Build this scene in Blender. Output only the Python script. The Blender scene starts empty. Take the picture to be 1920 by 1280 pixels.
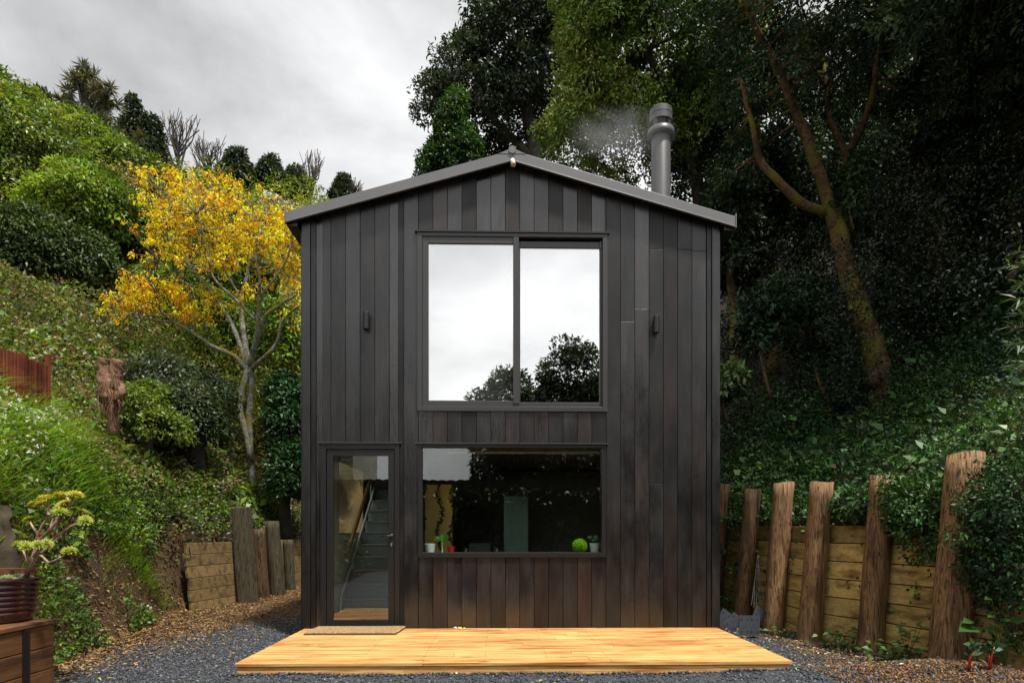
import bpy, math, random
import numpy as np
from mathutils import Vector, Matrix
PI = math.pi
R = math.radians
rng = np.random.default_rng(7)
random.seed(7)
scene = bpy.context.scene
COL = scene.collection

# ------------------------------------------------------------------ camera
FPX = 1150.0
YAW = R(1.2)
CAM = np.array([-0.155, -7.37, 1.33])
FW = np.array([math.sin(YAW), math.cos(YAW), 0.0])
RT = np.array([math.cos(YAW), -math.sin(YAW), 0.0])
def P(px, py, d):
    """point of the place seen at photo pixel (px,py) at distance d along the view axis"""
    return CAM + d*(FW + RT*(px-960)/FPX + np.array([0, 0, 1.0])*(995-py)/FPX)
def FP(px, py, Y=0.0):
    v = FW + RT*(px-960)/FPX + np.array([0, 0, 1.0])*(995-py)/FPX
    return CAM + v*(Y-CAM[1])/v[1]
def FX(px, Y=0.0): return FP(px, 995, Y)[0]
def FZ(py, Y=0.0): return FP(960, py, Y)[2]
cd = bpy.data.cameras.new('camera')
cam = bpy.data.objects.new('camera', cd)
COL.objects.link(cam)
cam.location = CAM
cam.rotation_euler = (PI/2, 0, -YAW)
cd.sensor_width = 36
cd.lens = 36*FPX/1920
cd.shift_y = 355/1920
cd.clip_start = 0.05
cd.clip_end = 600
scene.camera = cam

# ------------------------------------------------------------------ object helpers
ORG = {}
def thing(name, label, cat, loc=(0, 0, 0), group=None):
    o = bpy.data.objects.new(name, None)
    o.empty_display_size = 0.2
    COL.objects.link(o)
    o.location = loc
    ORG[o.name] = np.array(loc, float)
    o['label'] = label; o['category'] = cat
    if group: o['group'] = group
    return o
def tag(o, label, cat, group=None):
    o['label'] = label; o['category'] = cat
    if group: o['group'] = group
    return o
def link_mesh(name, me, mats, parent=None):
    for m in (mats if isinstance(mats, (list, tuple)) else [mats]):
        me.materials.append(m)
    o = bpy.data.objects.new(name, me)
    COL.objects.link(o)
    if parent is not None:
        o.parent = parent
        ORG[o.name] = ORG[parent.name]
    else:
        ORG[o.name] = np.zeros(3)
    return o
class MB:
    def __init__(s):
        s.v = []; s.f = []; s.m = []; s.c = []
    def add(s, vs, fs, mat=0, col=(1, 1, 1)):
        b = len(s.v)
        s.v += [tuple(float(q) for q in p) for p in vs]
        s.f += [tuple(b+i for i in f) for f in fs]
        s.m += [mat]*len(fs)
        s.c += [col]*len(vs)
        return s
    def box(s, x0, x1, y0, y1, z0, z1, mat=0, col=(1, 1, 1)):
        vs = [(x0, y0, z0), (x1, y0, z0), (x1, y1, z0), (x0, y1, z0), (x0, y0, z1), (x1, y0, z1), (x1, y1, z1), (x0, y1, z1)]
        return s.add(vs, BOXF, mat, col)
    def hexa(s, vs, mat=0, col=(1, 1, 1)):
        return s.add(vs, BOXF, mat, col)
    def obox(s, c, ax, ay, az, mat=0, col=(1, 1, 1)):
        c, ax, ay, az = map(np.array, (c, ax, ay, az))
        vs = [c-ax-ay-az, c+ax-ay-az, c+ax+ay-az, c-ax+ay-az, c-ax-ay+az, c+ax-ay+az, c+ax+ay+az, c-ax+ay+az]
        return s.add(vs, BOXF, mat, col)
    def tube(s, pts, rad, n=8, mat=0, col=(1, 1, 1), cap=True, wob=0.0, sq=None):
        pts = [np.array(p, float) for p in pts]
        k = len(pts)
        if not isinstance(rad, (list, tuple, np.ndarray)): rad = [rad]*k
        vs = []
        t0 = pts[1]-pts[0]
        up = np.array([0, 0, 1.0]) if abs(t0[2]) < 0.9*np.linalg.norm(t0) else np.array([0, 1.0, 0])
        for i in range(k):
            t = pts[min(i+1, k-1)]-pts[max(i-1, 0)]
            t = t/(np.linalg.norm(t)+1e-9)
            a = np.cross(t, up); a /= (np.linalg.norm(a)+1e-9)
            b = np.cross(a, t)
            up = b
            for j in range(n):
                th = 2*PI*j/n
                rr = rad[i]*(1+(random.uniform(-wob, wob) if wob else 0))
                vs.append(pts[i]+rr*(math.cos(th)*a+math.sin(th)*b))
        fs = []
        for i in range(k-1):
            for j in range(n):
                a0 = i*n+j; a1 = i*n+(j+1) % n
                fs.append((a0, a1, a1+n, a0+n))
        if cap:
            fs.append(tuple(range(n))[::-1]); fs.append(tuple((k-1)*n+j for j in range(n)))
        return s.add(vs, fs, mat, col)
    def lathe(s, c, prof, n=24, mat=0, col=(1, 1, 1)):
        """prof: list of (r,z)"""
        vs = []
        for r, z in prof:
            for j in range(n):
                th = 2*PI*j/n
                vs.append((c[0]+r*math.cos(th), c[1]+r*math.sin(th), c[2]+z))
        fs = []
        for i in range(len(prof)-1):
            for j in range(n):
                a0 = i*n+j; a1 = i*n+(j+1) % n
                fs.append((a0, a1, a1+n, a0+n))
        return s.add(vs, fs, mat, col)
    def build(s, name, mats, parent=None, smooth=False, bevel=0):
        me = bpy.data.meshes.new(name)
        off = ORG[parent.name] if parent is not None else np.zeros(3)
        v = np.array(s.v, float)-off
        me.from_pydata([tuple(p) for p in v], [], s.f)
        me.polygons.foreach_set('material_index', s.m)
        if smooth: me.polygons.foreach_set('use_smooth', [True]*len(s.f))
        a = me.color_attributes.new('tint', 'FLOAT_COLOR', 'POINT')
        c = np.ones((len(s.v), 4)); c[:, :3] = np.array(s.c)
        a.data.foreach_set('color', c.ravel())
        me.update()
        o = link_mesh(name, me, mats, parent)
        if bevel:
            b = o.modifiers.new('bevel', 'BEVEL'); b.width = bevel; b.segments = 2; b.limit_method = 'ANGLE'
        return o
BOXF = [(0, 3, 2, 1), (4, 5, 6, 7), (0, 1, 5, 4), (1, 2, 6, 5), (2, 3, 7, 6), (3, 0, 4, 7)]

def npmesh(name, V, Fq, C, mat, parent=None, smooth=False):
    """V (n,3), Fq (m,k) equal-size faces, C (n,3)"""
    me = bpy.data.meshes.new(name)
    off = ORG[parent.name] if parent is not None else np.zeros(3)
    V = (V-off).astype(np.float32)
    n, (m, k) = len(V), Fq.shape
    me.vertices.add(n); me.vertices.foreach_set('co', V.ravel())
    me.loops.add(m*k); me.loops.foreach_set('vertex_index', Fq.astype(np.int32).ravel())
    me.polygons.add(m); me.polygons.foreach_set('loop_start', np.arange(0, m*k, k, dtype=np.int32))
    if smooth: me.polygons.foreach_set('use_smooth', np.ones(m, bool))
    a = me.color_attributes.new('tint', 'FLOAT_COLOR', 'POINT')
    c = np.ones((n, 4), np.float32); c[:, :3] = C
    a.data.foreach_set('color', c.ravel())
    me.update(calc_edges=True)
    me.validate()
    return link_mesh(name, me, mat, parent)
def norm(a): return a/(np.linalg.norm(a, axis=-1, keepdims=True)+1e-9)
def rdir(n): return norm(rng.normal(size=(n, 3)))
class Leaves:
    """collects leaf-shaped faces (folded rhombus) with a colour each"""
    def __init__(s): s.V = []; s.C = []
    def add(s, p, axis, nrm, L, W, col, jit=0.25, fold=0.25):
        n = len(p)
        axis = norm(axis); side = norm(np.cross(axis, nrm)); up = np.cross(side, axis)
        L = np.broadcast_to(np.asarray(L, float).reshape(-1, 1), (n, 1))
        W = np.broadcast_to(np.asarray(W, float).reshape(-1, 1), (n, 1))
        v0 = p
        v1 = p+axis*L*0.45+side*W*0.5+up*W*fold
        v2 = p+axis*L-up*L*0.12
        v3 = p+axis*L*0.45-side*W*0.5+up*W*fold
        s.V.append(np.stack([v0, v1, v2, v3], 1).reshape(-1, 3))
        col = np.broadcast_to(np.asarray(col, float), (n, 3))
        b = 1+jit*rng.normal(size=(n, 1))
        hue = 1+0.5*jit*rng.normal(size=(n, 3))
        c = np.clip(col*np.clip(b, 0.3, 2)*hue, 0.002, 0.9)
        s.C.append(np.repeat(c, 4, 0))
    def build(s, name, mat, parent=None):
        V = np.concatenate(s.V); C = np.concatenate(s.C)
        F = np.arange(len(V)).reshape(-1, 4)
        return npmesh(name, V, F, C, mat, parent)
def puffs(LV, centres, pr, m, L, W, col, outward, droop=0.25, jit=0.25, flat=0.8):
    """m leaves in a ball of radius pr about every puff centre"""
    K = len(centres)
    pr = np.broadcast_to(np.asarray(pr, float).reshape(-1, 1), (K, 1))
    c = np.repeat(centres, m, 0); o = np.repeat(outward, m, 0); r = np.repeat(pr, m, 0)
    d = rdir(K*m)
    d = norm(d+0.5*o)
    rad = r*(0.35+0.65*rng.random((K*m, 1))**0.5)
    off = d*rad; off[:, 2] *= flat
    ax = norm(d*0.6+o*0.3+0.8*rdir(K*m)+np.array([0, 0, -droop]))
    nr = norm(d*0.5+o*0.4+0.6*rdir(K*m)+np.array([0, 0, 0.6]))
    L = np.repeat(np.broadcast_to(np.asarray(L, float).reshape(-1, 1), (K, 1)), m, 0)*rng.uniform(0.6, 1.3, (K*m, 1))
    W = np.repeat(np.broadcast_to(np.asarray(W, float).reshape(-1, 1), (K, 1)), m, 0)*rng.uniform(0.7, 1.2, (K*m, 1))
    col = np.repeat(np.broadcast_to(np.asarray(col, float), (K, 3))*(1+0.22*rng.normal(size=(K, 1))).clip(0.4, 1.7), m, 0)
    LV.add(c+off, ax, nr, L, W, col, jit)
def shell(ell, K, deep=0.35, low=-0.6):
    """K puff centres on the outer part of a union of ellipsoids (x,y,z,rx,ry,rz)"""
    E = np.array(ell, float)
    w = (E[:, 3]*E[:, 4]+E[:, 4]*E[:, 5]+E[:, 3]*E[:, 5]); w /= w.sum()
    idx = rng.choice(len(E), size=K*2, p=w)
    d = rdir(K*2); d[:, 2] = np.where(d[:, 2] < low, -d[:, 2], d[:, 2])
    rr = 1-deep*rng.random((K*2, 1))**1.6
    e = E[idx]
    lump = 1+0.12*np.sin(d[:, :1]*5+e[:, :1])*np.cos(d[:, 1:2]*6+e[:, 1:2])+0.08*np.sin(d[:, 2:3]*9)
    p = e[:, :3]+d*e[:, 3:6]*rr*lump
    keep = np.ones(len(p), bool)
    for i, q in enumerate(E):
        s_ = (((p-q[:3])/q[3:6])**2).sum(1)
        keep &= (s_ > 0.45) | (idx == i)
    p = p[keep][:K]; d = d[keep][:K]
    return p, norm(d)

# ------------------------------------------------------------------ materials
class NT:
    def __init__(s, name):
        s.m = bpy.data.materials.new(name); s.m.use_nodes = True
        s.t = s.m.node_tree; s.t.nodes.clear()
        s.out = s.t.nodes.new('ShaderNodeOutputMaterial')
    def n(s, typ, ins=None, **kw):
        nd = s.t.nodes.new(typ)
        for k, v in kw.items(): setattr(nd, k, v)
        for k, v in (ins or {}).items():
            i = nd.inputs[k]
            if isinstance(v, bpy.types.NodeSocket): s.t.links.new(v, i)
            else: i.default_value = v
        return nd
    def coord(s, which='Object', scale=(1, 1, 1)):
        c = s.n('ShaderNodeTexCoord')
        return s.n('ShaderNodeMapping', {'Vector': c.outputs[which], 'Scale': scale}).outputs[0]
    def noise(s, vec, scale, detail=4, rough=0.6, dist=0.0):
        return s.n('ShaderNodeTexNoise', {'Vector': vec, 'Scale': scale, 'Detail': detail, 'Roughness': rough, 'Distortion': dist}).outputs[0]
    def ramp(s, fac, stops):
        nd = s.n('ShaderNodeValToRGB', {'Fac': fac})
        el = nd.color_ramp.elements
        while len(el) < len(stops): el.new(0.5)
        for e, (p, c) in zip(el, stops):
            e.position = p; e.color = (c[0], c[1], c[2], 1) if isinstance(c, (tuple, list)) else (c, c, c, 1)
        return nd.outputs[0]
    def mix(s, f, a, b, mode='MIX'):
        nd = s.n('ShaderNodeMix', data_type='RGBA', blend_type=mode)
        for i, v in ((0, f), (6, a), (7, b)):
            if isinstance(v, bpy.types.NodeSocket): s.t.links.new(v, nd.inputs[i])
            elif i == 0: nd.inputs[0].default_value = v
            else: nd.inputs[i].default_value = (v[0], v[1], v[2], 1)
        return nd.outputs[2]
    def math(s, op, a, b=0.0, c=0.0):
        nd = s.n('ShaderNodeMath', operation=op)
        for i, v in enumerate((a, b, c)):
            if isinstance(v, bpy.types.NodeSocket): s.t.links.new(v, nd.inputs[i])
            else: nd.inputs[i].default_value = v
        return nd.outputs[0]
    def tint(s): return s.n('ShaderNodeAttribute', attribute_name='tint')
    def bump(s, h, strength=0.3, dist=0.01):
        return s.n('ShaderNodeBump', {'Height': h, 'Strength': strength, 'Distance': dist}).outputs[0]
    def pbr(s, col, rough=0.5, spec=0.5, metal=0.0, normal=None, **kw):
        ins = {'Roughness': rough, 'Metallic': metal, 'Specular IOR Level': spec}
        ins['Base Color'] = col if isinstance(col, bpy.types.NodeSocket) else (*col[:3], 1)
        if normal is not None: ins['Normal'] = normal
        ins.update(kw)
        b = s.n('ShaderNodeBsdfPrincipled', ins)
        s.t.links.new(b.outputs[0], s.out.inputs[0])
        return b
def simple(name, col, rough=0.5, spec=0.5, metal=0.0, var=0.12, scale=6.0, bump=0.0):
    t = NT(name); v = t.coord()
    n = t.noise(v, scale, 5)
    k = t.ramp(n, [(0.25, 1-var), (0.75, 1+var)])
    c = t.mix(1.0, col, k, 'MULTIPLY')
    nm = t.bump(t.noise(v, scale*12, 4), bump, 0.004) if bump else None
    t.pbr(c, rough, spec, metal, nm)
    return t.m
def leafmat(name, rough=0.45, trans=0.3, spec=0.4):
    t = NT(name)
    a = t.tint().outputs[0]
    b = t.n('ShaderNodeBsdfPrincipled', {'Base Color': a, 'Roughness': rough, 'Specular IOR Level': spec})
    tc = t.mix(1.0, a, (1.25, 1.3, 0.5), 'MULTIPLY')
    tr = t.n('ShaderNodeBsdfTranslucent', {'Color': tc})
    mx = t.n('ShaderNodeMixShader', {0: trans, 1: b.outputs[0], 2: tr.outputs[0]})
    t.t.links.new(mx.outputs[0], t.out.inputs[0])
    return t.m
M = {}
M['leaf'] = leafmat('leaf', 0.42, 0.3, 0.4)
M['gloss_leaf'] = leafmat('gloss_leaf', 0.46, 0.15, 0.32)
M['grass'] = leafmat('grass_blade', 0.5, 0.35, 0.3)
M['flower'] = leafmat('flower', 0.6, 0.35, 0.2)
M['dry'] = leafmat('dry_leaf', 0.8, 0.05, 0.1)

def m_clad():
    t = NT('charred_cladding'); v = t.coord()
    a = t.tint(); sep = t.n('ShaderNodeSeparateColor', {0: a.outputs[0]})
    off = t.n('ShaderNodeCombineXYZ', {2: t.math('MULTIPLY', sep.outputs[2], 37.0)}).outputs[0]
    v = t.n('ShaderNodeVectorMath', {0: v, 1: off}, operation='ADD').outputs[0]
    g = t.n('ShaderNodeMapping', {'Vector': v, 'Scale': (38, 10, 0.9)}).outputs[0]
    grain = t.noise(g, 2.2, 6, 0.65, 0.6)
    blot = t.noise(t.n('ShaderNodeMapping', {'Vector': v, 'Scale': (2.2, 1, 0.9)}).outputs[0], 1.6, 3, 0.55)
    base = t.ramp(grain, [(0.3, (0.0045, 0.0045, 0.0047)), (0.7, (0.017, 0.0168, 0.0171))])
    base = t.mix(1.0, base, t.ramp(blot, [(0.35, 0.45), (0.7, 1.6)]), 'MULTIPLY')
    base = t.mix(1.0, base, t.n('ShaderNodeCombineColor', {0: sep.outputs[0], 1: sep.outputs[0], 2: sep.outputs[0]}).outputs[0], 'MULTIPLY')
    # cathedral grain worn through to red timber on some boards
    w = t.n('ShaderNodeTexWave', {'Vector': t.n('ShaderNodeMapping', {'Vector': v, 'Scale': (13, 6, 0.9)}).outputs[0], 'Scale': 1.6, 'Distortion': 5.5, 'Detail': 3.0, 'Detail Scale': 0.9, 'Detail Roughness': 0.5})
    wr = t.ramp(w.outputs[1], [(0.6, 0.0), (0.8, 1.0)])
    patch = t.ramp(t.noise(t.n('ShaderNodeMapping', {'Vector': v, 'Scale': (4, 1, 0.8)}).outputs[0], 1.3, 2), [(0.38, 0.0), (0.6, 1.0)])
    amt = t.math('MULTIPLY', t.math('MULTIPLY', wr, patch), sep.outputs[1])
    red = t.mix(grain, (0.045, 0.017, 0.012), (0.12, 0.048, 0.034))
    col = t.mix(amt, base, red)
    col = t.mix(t.math('MULTIPLY', sep.outputs[1], 0.14), col, (0.03, 0.017, 0.014))
    # knots
    kn = t.n('ShaderNodeTexVoronoi', {'Vector': t.n('ShaderNodeMapping', {'Vector': v, 'Scale': (5.5, 3, 1.9)}).outputs[0], 'Scale': 1.0, 'Randomness': 1.0})
    col = t.mix(t.ramp(kn.outputs[0], [(0.04, 0.75), (0.10, 0.0)]), col, (0.008, 0.007, 0.007))
    nm = t.bump(t.math('ADD', grain, t.math('MULTIPLY', wr, 0.4)), 0.6, 0.004)
    ro = t.math('ADD', t.ramp(blot, [(0.32, 0.24), (0.68, 0.46)]), t.math('MULTIPLY', t.math('SUBTRACT', 1.0, sep.outputs[0]), 0.26))
    t.pbr(col, ro, t.math('MULTIPLY_ADD', sep.outputs[0], 0.45, 0.25), 0, nm)
    return t.m
M['clad'] = m_clad()
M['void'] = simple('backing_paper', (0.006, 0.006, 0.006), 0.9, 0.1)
M['alu'] = simple('black_aluminium', (0.045, 0.045, 0.046), 0.36, 0.5, var=0.05)
M['alub'] = simple('black_powdercoat', (0.012, 0.012, 0.012), 0.4, 0.5, var=0.05)
M['steel_grey'] = simple('grey_roof_steel', (0.15, 0.152, 0.157), 0.42, 0.5, 0.0, var=0.1, scale=2.5, bump=0.06)
M['flue'] = simple('flue_paint', (0.09, 0.09, 0.092), 0.42, 0.5, var=0.12, scale=4, bump=0.1)
M['screw'] = simple('screw', (0.22, 0.21, 0.2), 0.4, 0.5, 0.7)
M['white'] = simple('white_paint', (0.78, 0.77, 0.74), 0.5, 0.4, var=0.03)
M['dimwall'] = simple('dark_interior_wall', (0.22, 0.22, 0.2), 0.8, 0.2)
M['carpet'] = simple('grey_carpet', (0.45, 0.45, 0.46), 0.95, 0.1, var=0.35, scale=60, bump=0.6)
M['handrail'] = simple('varnished_timber', (0.42, 0.17, 0.05), 0.35, 0.4)
M['ochre'] = simple('ochre_panel', (0.8, 0.52, 0.15), 0.6, 0.3)
M['green_glass'] = simple('frosted_green_glass', (0.28, 0.42, 0.36), 0.35, 0.5, var=0.06)
M['lamp_white'] = simple('lamp_white', (0.75, 0.74, 0.7), 0.4)
M['brass'] = simple('lamp_lens', (0.5, 0.36, 0.15), 0.3, 0.5)
M['nickel'] = simple('nickel', (0.6, 0.6, 0.6), 0.3, 0.5, 0.9)
M['glaze'] = simple('dark_red_glaze', (0.035, 0.008, 0.007), 0.08, 0.7, var=0.3)
M['pot_white'] = simple('white_ceramic', (0.8, 0.8, 0.78), 0.25, 0.5, var=0.02)
M['pot_red'] = simple('red_ceramic', (0.55, 0.02, 0.015), 0.25, 0.5)
M['galv'] = simple('galvanised_steel', (0.12, 0.135, 0.16), 0.42, 0.5, 0.55, var=0.3, scale=14)
M['rust'] = simple('rusted_iron', (0.16, 0.04, 0.02), 0.75, 0.3, var=0.5, scale=5, bump=0.4)
M['concrete'] = simple('weathered_concrete', (0.065, 0.05, 0.033), 0.9, 0.2, var=0.5, scale=7, bump=0.8)
M['coir'] = simple('coir_mat', (0.36, 0.22, 0.11), 0.95, 0.1, var=0.3, scale=90, bump=0.9)
M['coir_edge'] = simple('coir_mat_edge', (0.12, 0.075, 0.045), 0.95, 0.1)
M['red_stem'] = simple('red_stem', (0.6, 0.03, 0.02), 0.3, 0.5)
M['wire'] = simple('wire', (0.25, 0.25, 0.24), 0.4, 0.5, 0.3)
M['weatherboard'] = simple('weatherboard_paint', (0.55, 0.53, 0.42), 0.6)
M['dark_iron'] = simple('dark_corrugated_iron', (0.02, 0.02, 0.022), 0.5)
M['car_paint'] = simple('car_paint', (0.02, 0.021, 0.023), 0.2, 0.6)
M['car_glass'] = simple('car_glass', (0.01, 0.01, 0.01), 0.05, 0.8)
M['chrome'] = simple('chrome', (0.75, 0.75, 0.75), 0.12, 0.5, 1.0)
M['tyre'] = simple('tyre', (0.015, 0.015, 0.015), 0.8)

def m_wood(name, c_lo, c_hi, stain, axis='x', rough=0.5, stain_amt=0.6, knots=True, gscale=1.0):
    t = NT(name); v = t.coord()
    a = t.tint(); sep = t.n('ShaderNodeSeparateColor', {0: a.outputs[0]})
    off = t.n('ShaderNodeCombineXYZ', {0: t.math('MULTIPLY', sep.outputs[2], 19.0), 1: t.math('MULTIPLY', sep.outputs[2], 31.0), 2: t.math('MULTIPLY', sep.outputs[2], 23.0)}).outputs[0]
    v = t.n('ShaderNodeVectorMath', {0: v, 1: off}, operation='ADD').outputs[0]
    sc = {'x': (1.2, 26, 26), 'y': (26, 1.2, 26), 'z': (26, 26, 1.2)}[axis]
    sb = {'x': (0.7, 5, 5), 'y': (5, 0.7, 5), 'z': (5, 5, 0.7)}[axis]
    sc = tuple(q*gscale for q in sc)
    grain = t.noise(t.n('ShaderNodeMapping', {'Vector': v, 'Scale': sc}).outputs[0], 2.0, 6, 0.6, 0.5)
    blot = t.noise(t.n('ShaderNodeMapping', {'Vector': v, 'Scale': sb}).outputs[0], 1.7, 4, 0.6, 0.3)
    col = t.mix(t.ramp(grain, [(0.3, 0.0), (0.7, 1.0)]), c_lo, c_hi)
    col = t.mix(t.math('MULTIPLY', t.ramp(blot, [(0.48, 0.0), (0.66, 1.0)]), stain_amt), col, stain)
    if name == 'fresh_pine_decking':
        stk = t.noise(t.n('ShaderNodeMapping', {'Vector': v, 'Scale': (0.9, 34, 34)}).outputs[0], 1.5, 5, 0.65, 0.2)
        col = t.mix(t.ramp(stk, [(0.48, 0.0), (0.62, 0.85)]), col, (0.36, 0.11, 0.025))
    if axis == 'z':
        stk = t.noise(t.n('ShaderNodeMapping', {'Vector': v, 'Scale': (34, 34, 1.0)}).outputs[0], 1.6, 4, 0.6, 0.4)
        col = t.mix(t.ramp(stk, [(0.56, 0.0), (0.64, 0.9)]), col, tuple(q*0.35 for q in stain))
        grain = t.math('SUBTRACT', grain, t.math('MULTIPLY', t.ramp(stk, [(0.56, 0.0), (0.64, 1.0)]), 1.2))
    if knots:
        kn = t.n('ShaderNodeTexVoronoi', {'Vector': t.n('ShaderNodeMapping', {'Vector': v, 'Scale': {'x': (1.7, 5.5, 5.5), 'y': (5.5, 1.7, 5.5), 'z': (5.5, 5.5, 1.7)}[axis]}).outputs[0], 'Scale': 1.0})
        col = t.mix(t.ramp(kn.outputs[0], [(0.06, 0.85), (0.14, 0.0)]), col, tuple(q*0.55 for q in stain))
    col = t.mix(1.0, col, t.n('ShaderNodeCombineColor', {0: sep.outputs[0], 1: sep.outputs[0], 2: sep.outputs[0]}).outputs[0], 'MULTIPLY')
    t.pbr(col, rough, 0.35, 0, t.bump(grain, 0.3 if axis != 'z' else 0.7, 0.004 if axis != 'z' else 0.012))
    return t.m
M['deck'] = m_wood('fresh_pine_decking', (0.74, 0.38, 0.11), (0.93, 0.61, 0.25), (0.34, 0.09, 0.018), 'x', 0.34, 0.8)
M['board'] = m_wood('treated_pine_sleeper', (0.33, 0.23, 0.07), (0.62, 0.45, 0.155), (0.15, 0.075, 0.02), 'y', 0.6, 0.85)
M['post'] = m_wood('round_timber_post', (0.09, 0.045, 0.018), (0.40, 0.235, 0.105), (0.075, 0.034, 0.014), 'z', 0.7, 0.85, True, 1.6)
M['oldpost'] = m_wood('weathered_timber_post', (0.022, 0.02, 0.011), (0.075, 0.06, 0.032), (0.025, 0.022, 0.012), 'z', 0.8, 0.8)
M['planter'] = m_wood('brown_planter_timber', (0.10, 0.042, 0.016), (0.2, 0.09, 0.035), (0.03, 0.014, 0.008), 'y', 0.6, 0.7)
M['oldboard'] = m_wood('old_sleeper', (0.15, 0.095, 0.035), (0.38, 0.26, 0.11), (0.07, 0.045, 0.022), 'x', 0.75, 0.8, False)
def m_bark(name, c1, c2, c3, s=1.0, moss=None):
    t = NT(name); v = t.coord()
    n1 = t.noise(v, 9*s, 6, 0.7, 0.4); n2 = t.noise(v, 2.2*s, 4, 0.6)
    col = t.mix(t.ramp(n1, [(0.35, 0.0), (0.62, 1.0)]), c1, c2)
    col = t.mix(t.ramp(n2, [(0.45, 0.0), (0.62, 1.0)]), col, c3)
    if moss:
        col = t.mix(t.ramp(t.noise(v, 1.1*s, 3), [(0.5, 0.0), (0.6, 0.8)]), col, moss)
    t.pbr(col, 0.85, 0.2, 0, t.bump(n1, 0.8, 0.02))
    return t.m
M['bark_brown'] = m_bark('brown_bark', (0.05, 0.03, 0.015), (0.22, 0.135, 0.065), (0.04, 0.024, 0.013), 1.5, (0.17, 0.16, 0.025))
M['bark_lichen'] = m_bark('lichen_bark', (0.045, 0.038, 0.028), (0.42, 0.42, 0.35), (0.10, 0.09, 0.065), 2.2, (0.26, 0.22, 0.04))
M['bark_grey'] = m_bark('grey_bark', (0.05, 0.045, 0.04), (0.13, 0.12, 0.1), (0.07, 0.06, 0.05))
M['stump'] = m_bark('dead_stump_wood', (0.09, 0.05, 0.03), (0.36, 0.22, 0.14), (0.17, 0.09, 0.055), 1.6)
M['aeonium_stem'] = m_bark('succulent_stem', (0.3, 0.2, 0.14), (0.55, 0.43, 0.31), (0.2, 0.09, 0.06), 3)
def m_ground():
    t = NT('ground_cover'); v = t.coord()
    sep = t.n('ShaderNodeSeparateColor', {0: t.tint().outputs[0]})
    g1 = t.n('ShaderNodeTexVoronoi', {'Vector': v, 'Scale': 55.0}); n1 = t.noise(v, 70, 4, 0.7)
    gravel = t.ramp(n1, [(0.3, (0.022, 0.024, 0.028)), (0.7, (0.1, 0.105, 0.12))])
    n2 = t.noise(v, 28, 5, 0.75); n3 = t.noise(v, 2.5, 5, 0.7)
    mulch = t.ramp(n2, [(0.3, (0.035, 0.016, 0.007)), (0.55, (0.16, 0.085, 0.035)), (0.75, (0.3, 0.19, 0.09))])
    soil = t.ramp(n3, [(0.3, (0.022, 0.013, 0.007)), (0.6, (0.075, 0.045, 0.02)), (0.8, (0.035, 0.045, 0.012))])
    soil = t.mix(1.0, soil, t.ramp(n2, [(0.3, 0.5), (0.7, 1.5)]), 'MULTIPLY')
    ed = t.noise(v, 6, 5, 0.7)
    mk = t.ramp(t.math('ADD', sep.outputs[1], t.math('MULTIPLY', t.math('SUBTRACT', ed, 0.5), 0.9)), [(0.45, 0.0), (0.6, 1.0)])
    gk = t.ramp(t.math('ADD', sep.outputs[0], t.math('MULTIPLY', t.math('SUBTRACT', ed, 0.5), 0.5)), [(0.45, 0.0), (0.55, 1.0)])
    soil = t.mix(sep.outputs[2], soil, t.ramp(n2, [(0.3, (0.008, 0.007, 0.004)), (0.7, (0.03, 0.022, 0.013))]))
    col = t.mix(gk, soil, gravel)
    col = t.mix(mk, col, mulch)
    h = t.math('ADD', t.math('MULTIPLY', g1.outputs[0], gk), n2)
    t.pbr(col, 0.85, 0.25, 0, t.bump(h, 0.8, 0.02))
    return t.m
M['ground'] = m_ground()
M['stone'] = leafmat('gravel_stone', 0.6, 0.0, 0.35)
M['chip'] = leafmat('bark_chip', 0.8, 0.0, 0.2)
def m_glass(name, refl, tint=(0.9, 0.95, 0.92), ripple=0.0):
    t = NT(name)
    kw = {}
    if ripple:
        kw['Normal'] = t.bump(t.noise(t.coord('Object', (1, 1, 1)), 2.2, 2, 0.5), ripple, 0.02)
    g = t.n('ShaderNodeBsdfGlossy', {'Roughness': 0.0, 'Color': (0.97, 0.97, 0.97, 1), **kw})
    tr = t.n('ShaderNodeBsdfTransparent', {'Color': (*tint, 1)})
    mx = t.n('ShaderNodeMixShader', {0: refl, 1: tr.outputs[0], 2: g.outputs[0]})
    t.t.links.new(mx.outputs[0], t.out.inputs[0])
    return t.m
M['mirror_glass'] = m_glass('reflective_glass', 0.64, (0.95, 0.97, 0.97), 0.02)
M['glass'] = m_glass('clear_glass', 0.09, (0.92, 0.97, 0.94), 0.02)

# ------------------------------------------------------------------ world and sun
w = bpy.data.worlds.new('World'); scene.world = w; w.use_nodes = True
nt = w.node_tree; nt.nodes.clear()
def wn(typ, **kw):
    nd = nt.nodes.new(typ)
    for k, v in kw.items(): setattr(nd, k, v)
    return nd
SUN_DIR = np.array([0.24, -0.27, 0.90]); SUN_DIR /= np.linalg.norm(SUN_DIR)
sky = wn('ShaderNodeTexSky', sky_type='NISHITA', sun_disc=False)
sky.sun_elevation = math.asin(SUN_DIR[2])
sky.sun_rotation = math.atan2(SUN_DIR[0], SUN_DIR[1])
sky.air_density = 1.0; sky.dust_density = 4.0
hs = wn('ShaderNodeHueSaturation'); hs.inputs['Saturation'].default_value = 0.1
nt.links.new(sky.outputs[0], hs.inputs['Color'])
tc = wn('ShaderNodeTexCoord')
mp = wn('ShaderNodeMapping'); mp.inputs['Scale'].default_value = (1.0, 1.0, 1.7); mp.inputs['Location'].default_value = (0.35, 0.1, 0.45)
nt.links.new(tc.outputs['Generated'], mp.inputs['Vector'])
no = wn('ShaderNodeTexNoise'); no.inputs['Scale'].default_value = 2.6; no.inputs['Detail'].default_value = 9; no.inputs['Roughness'].default_value = 0.55; no.inputs['Distortion'].default_value = 0.25
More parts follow.
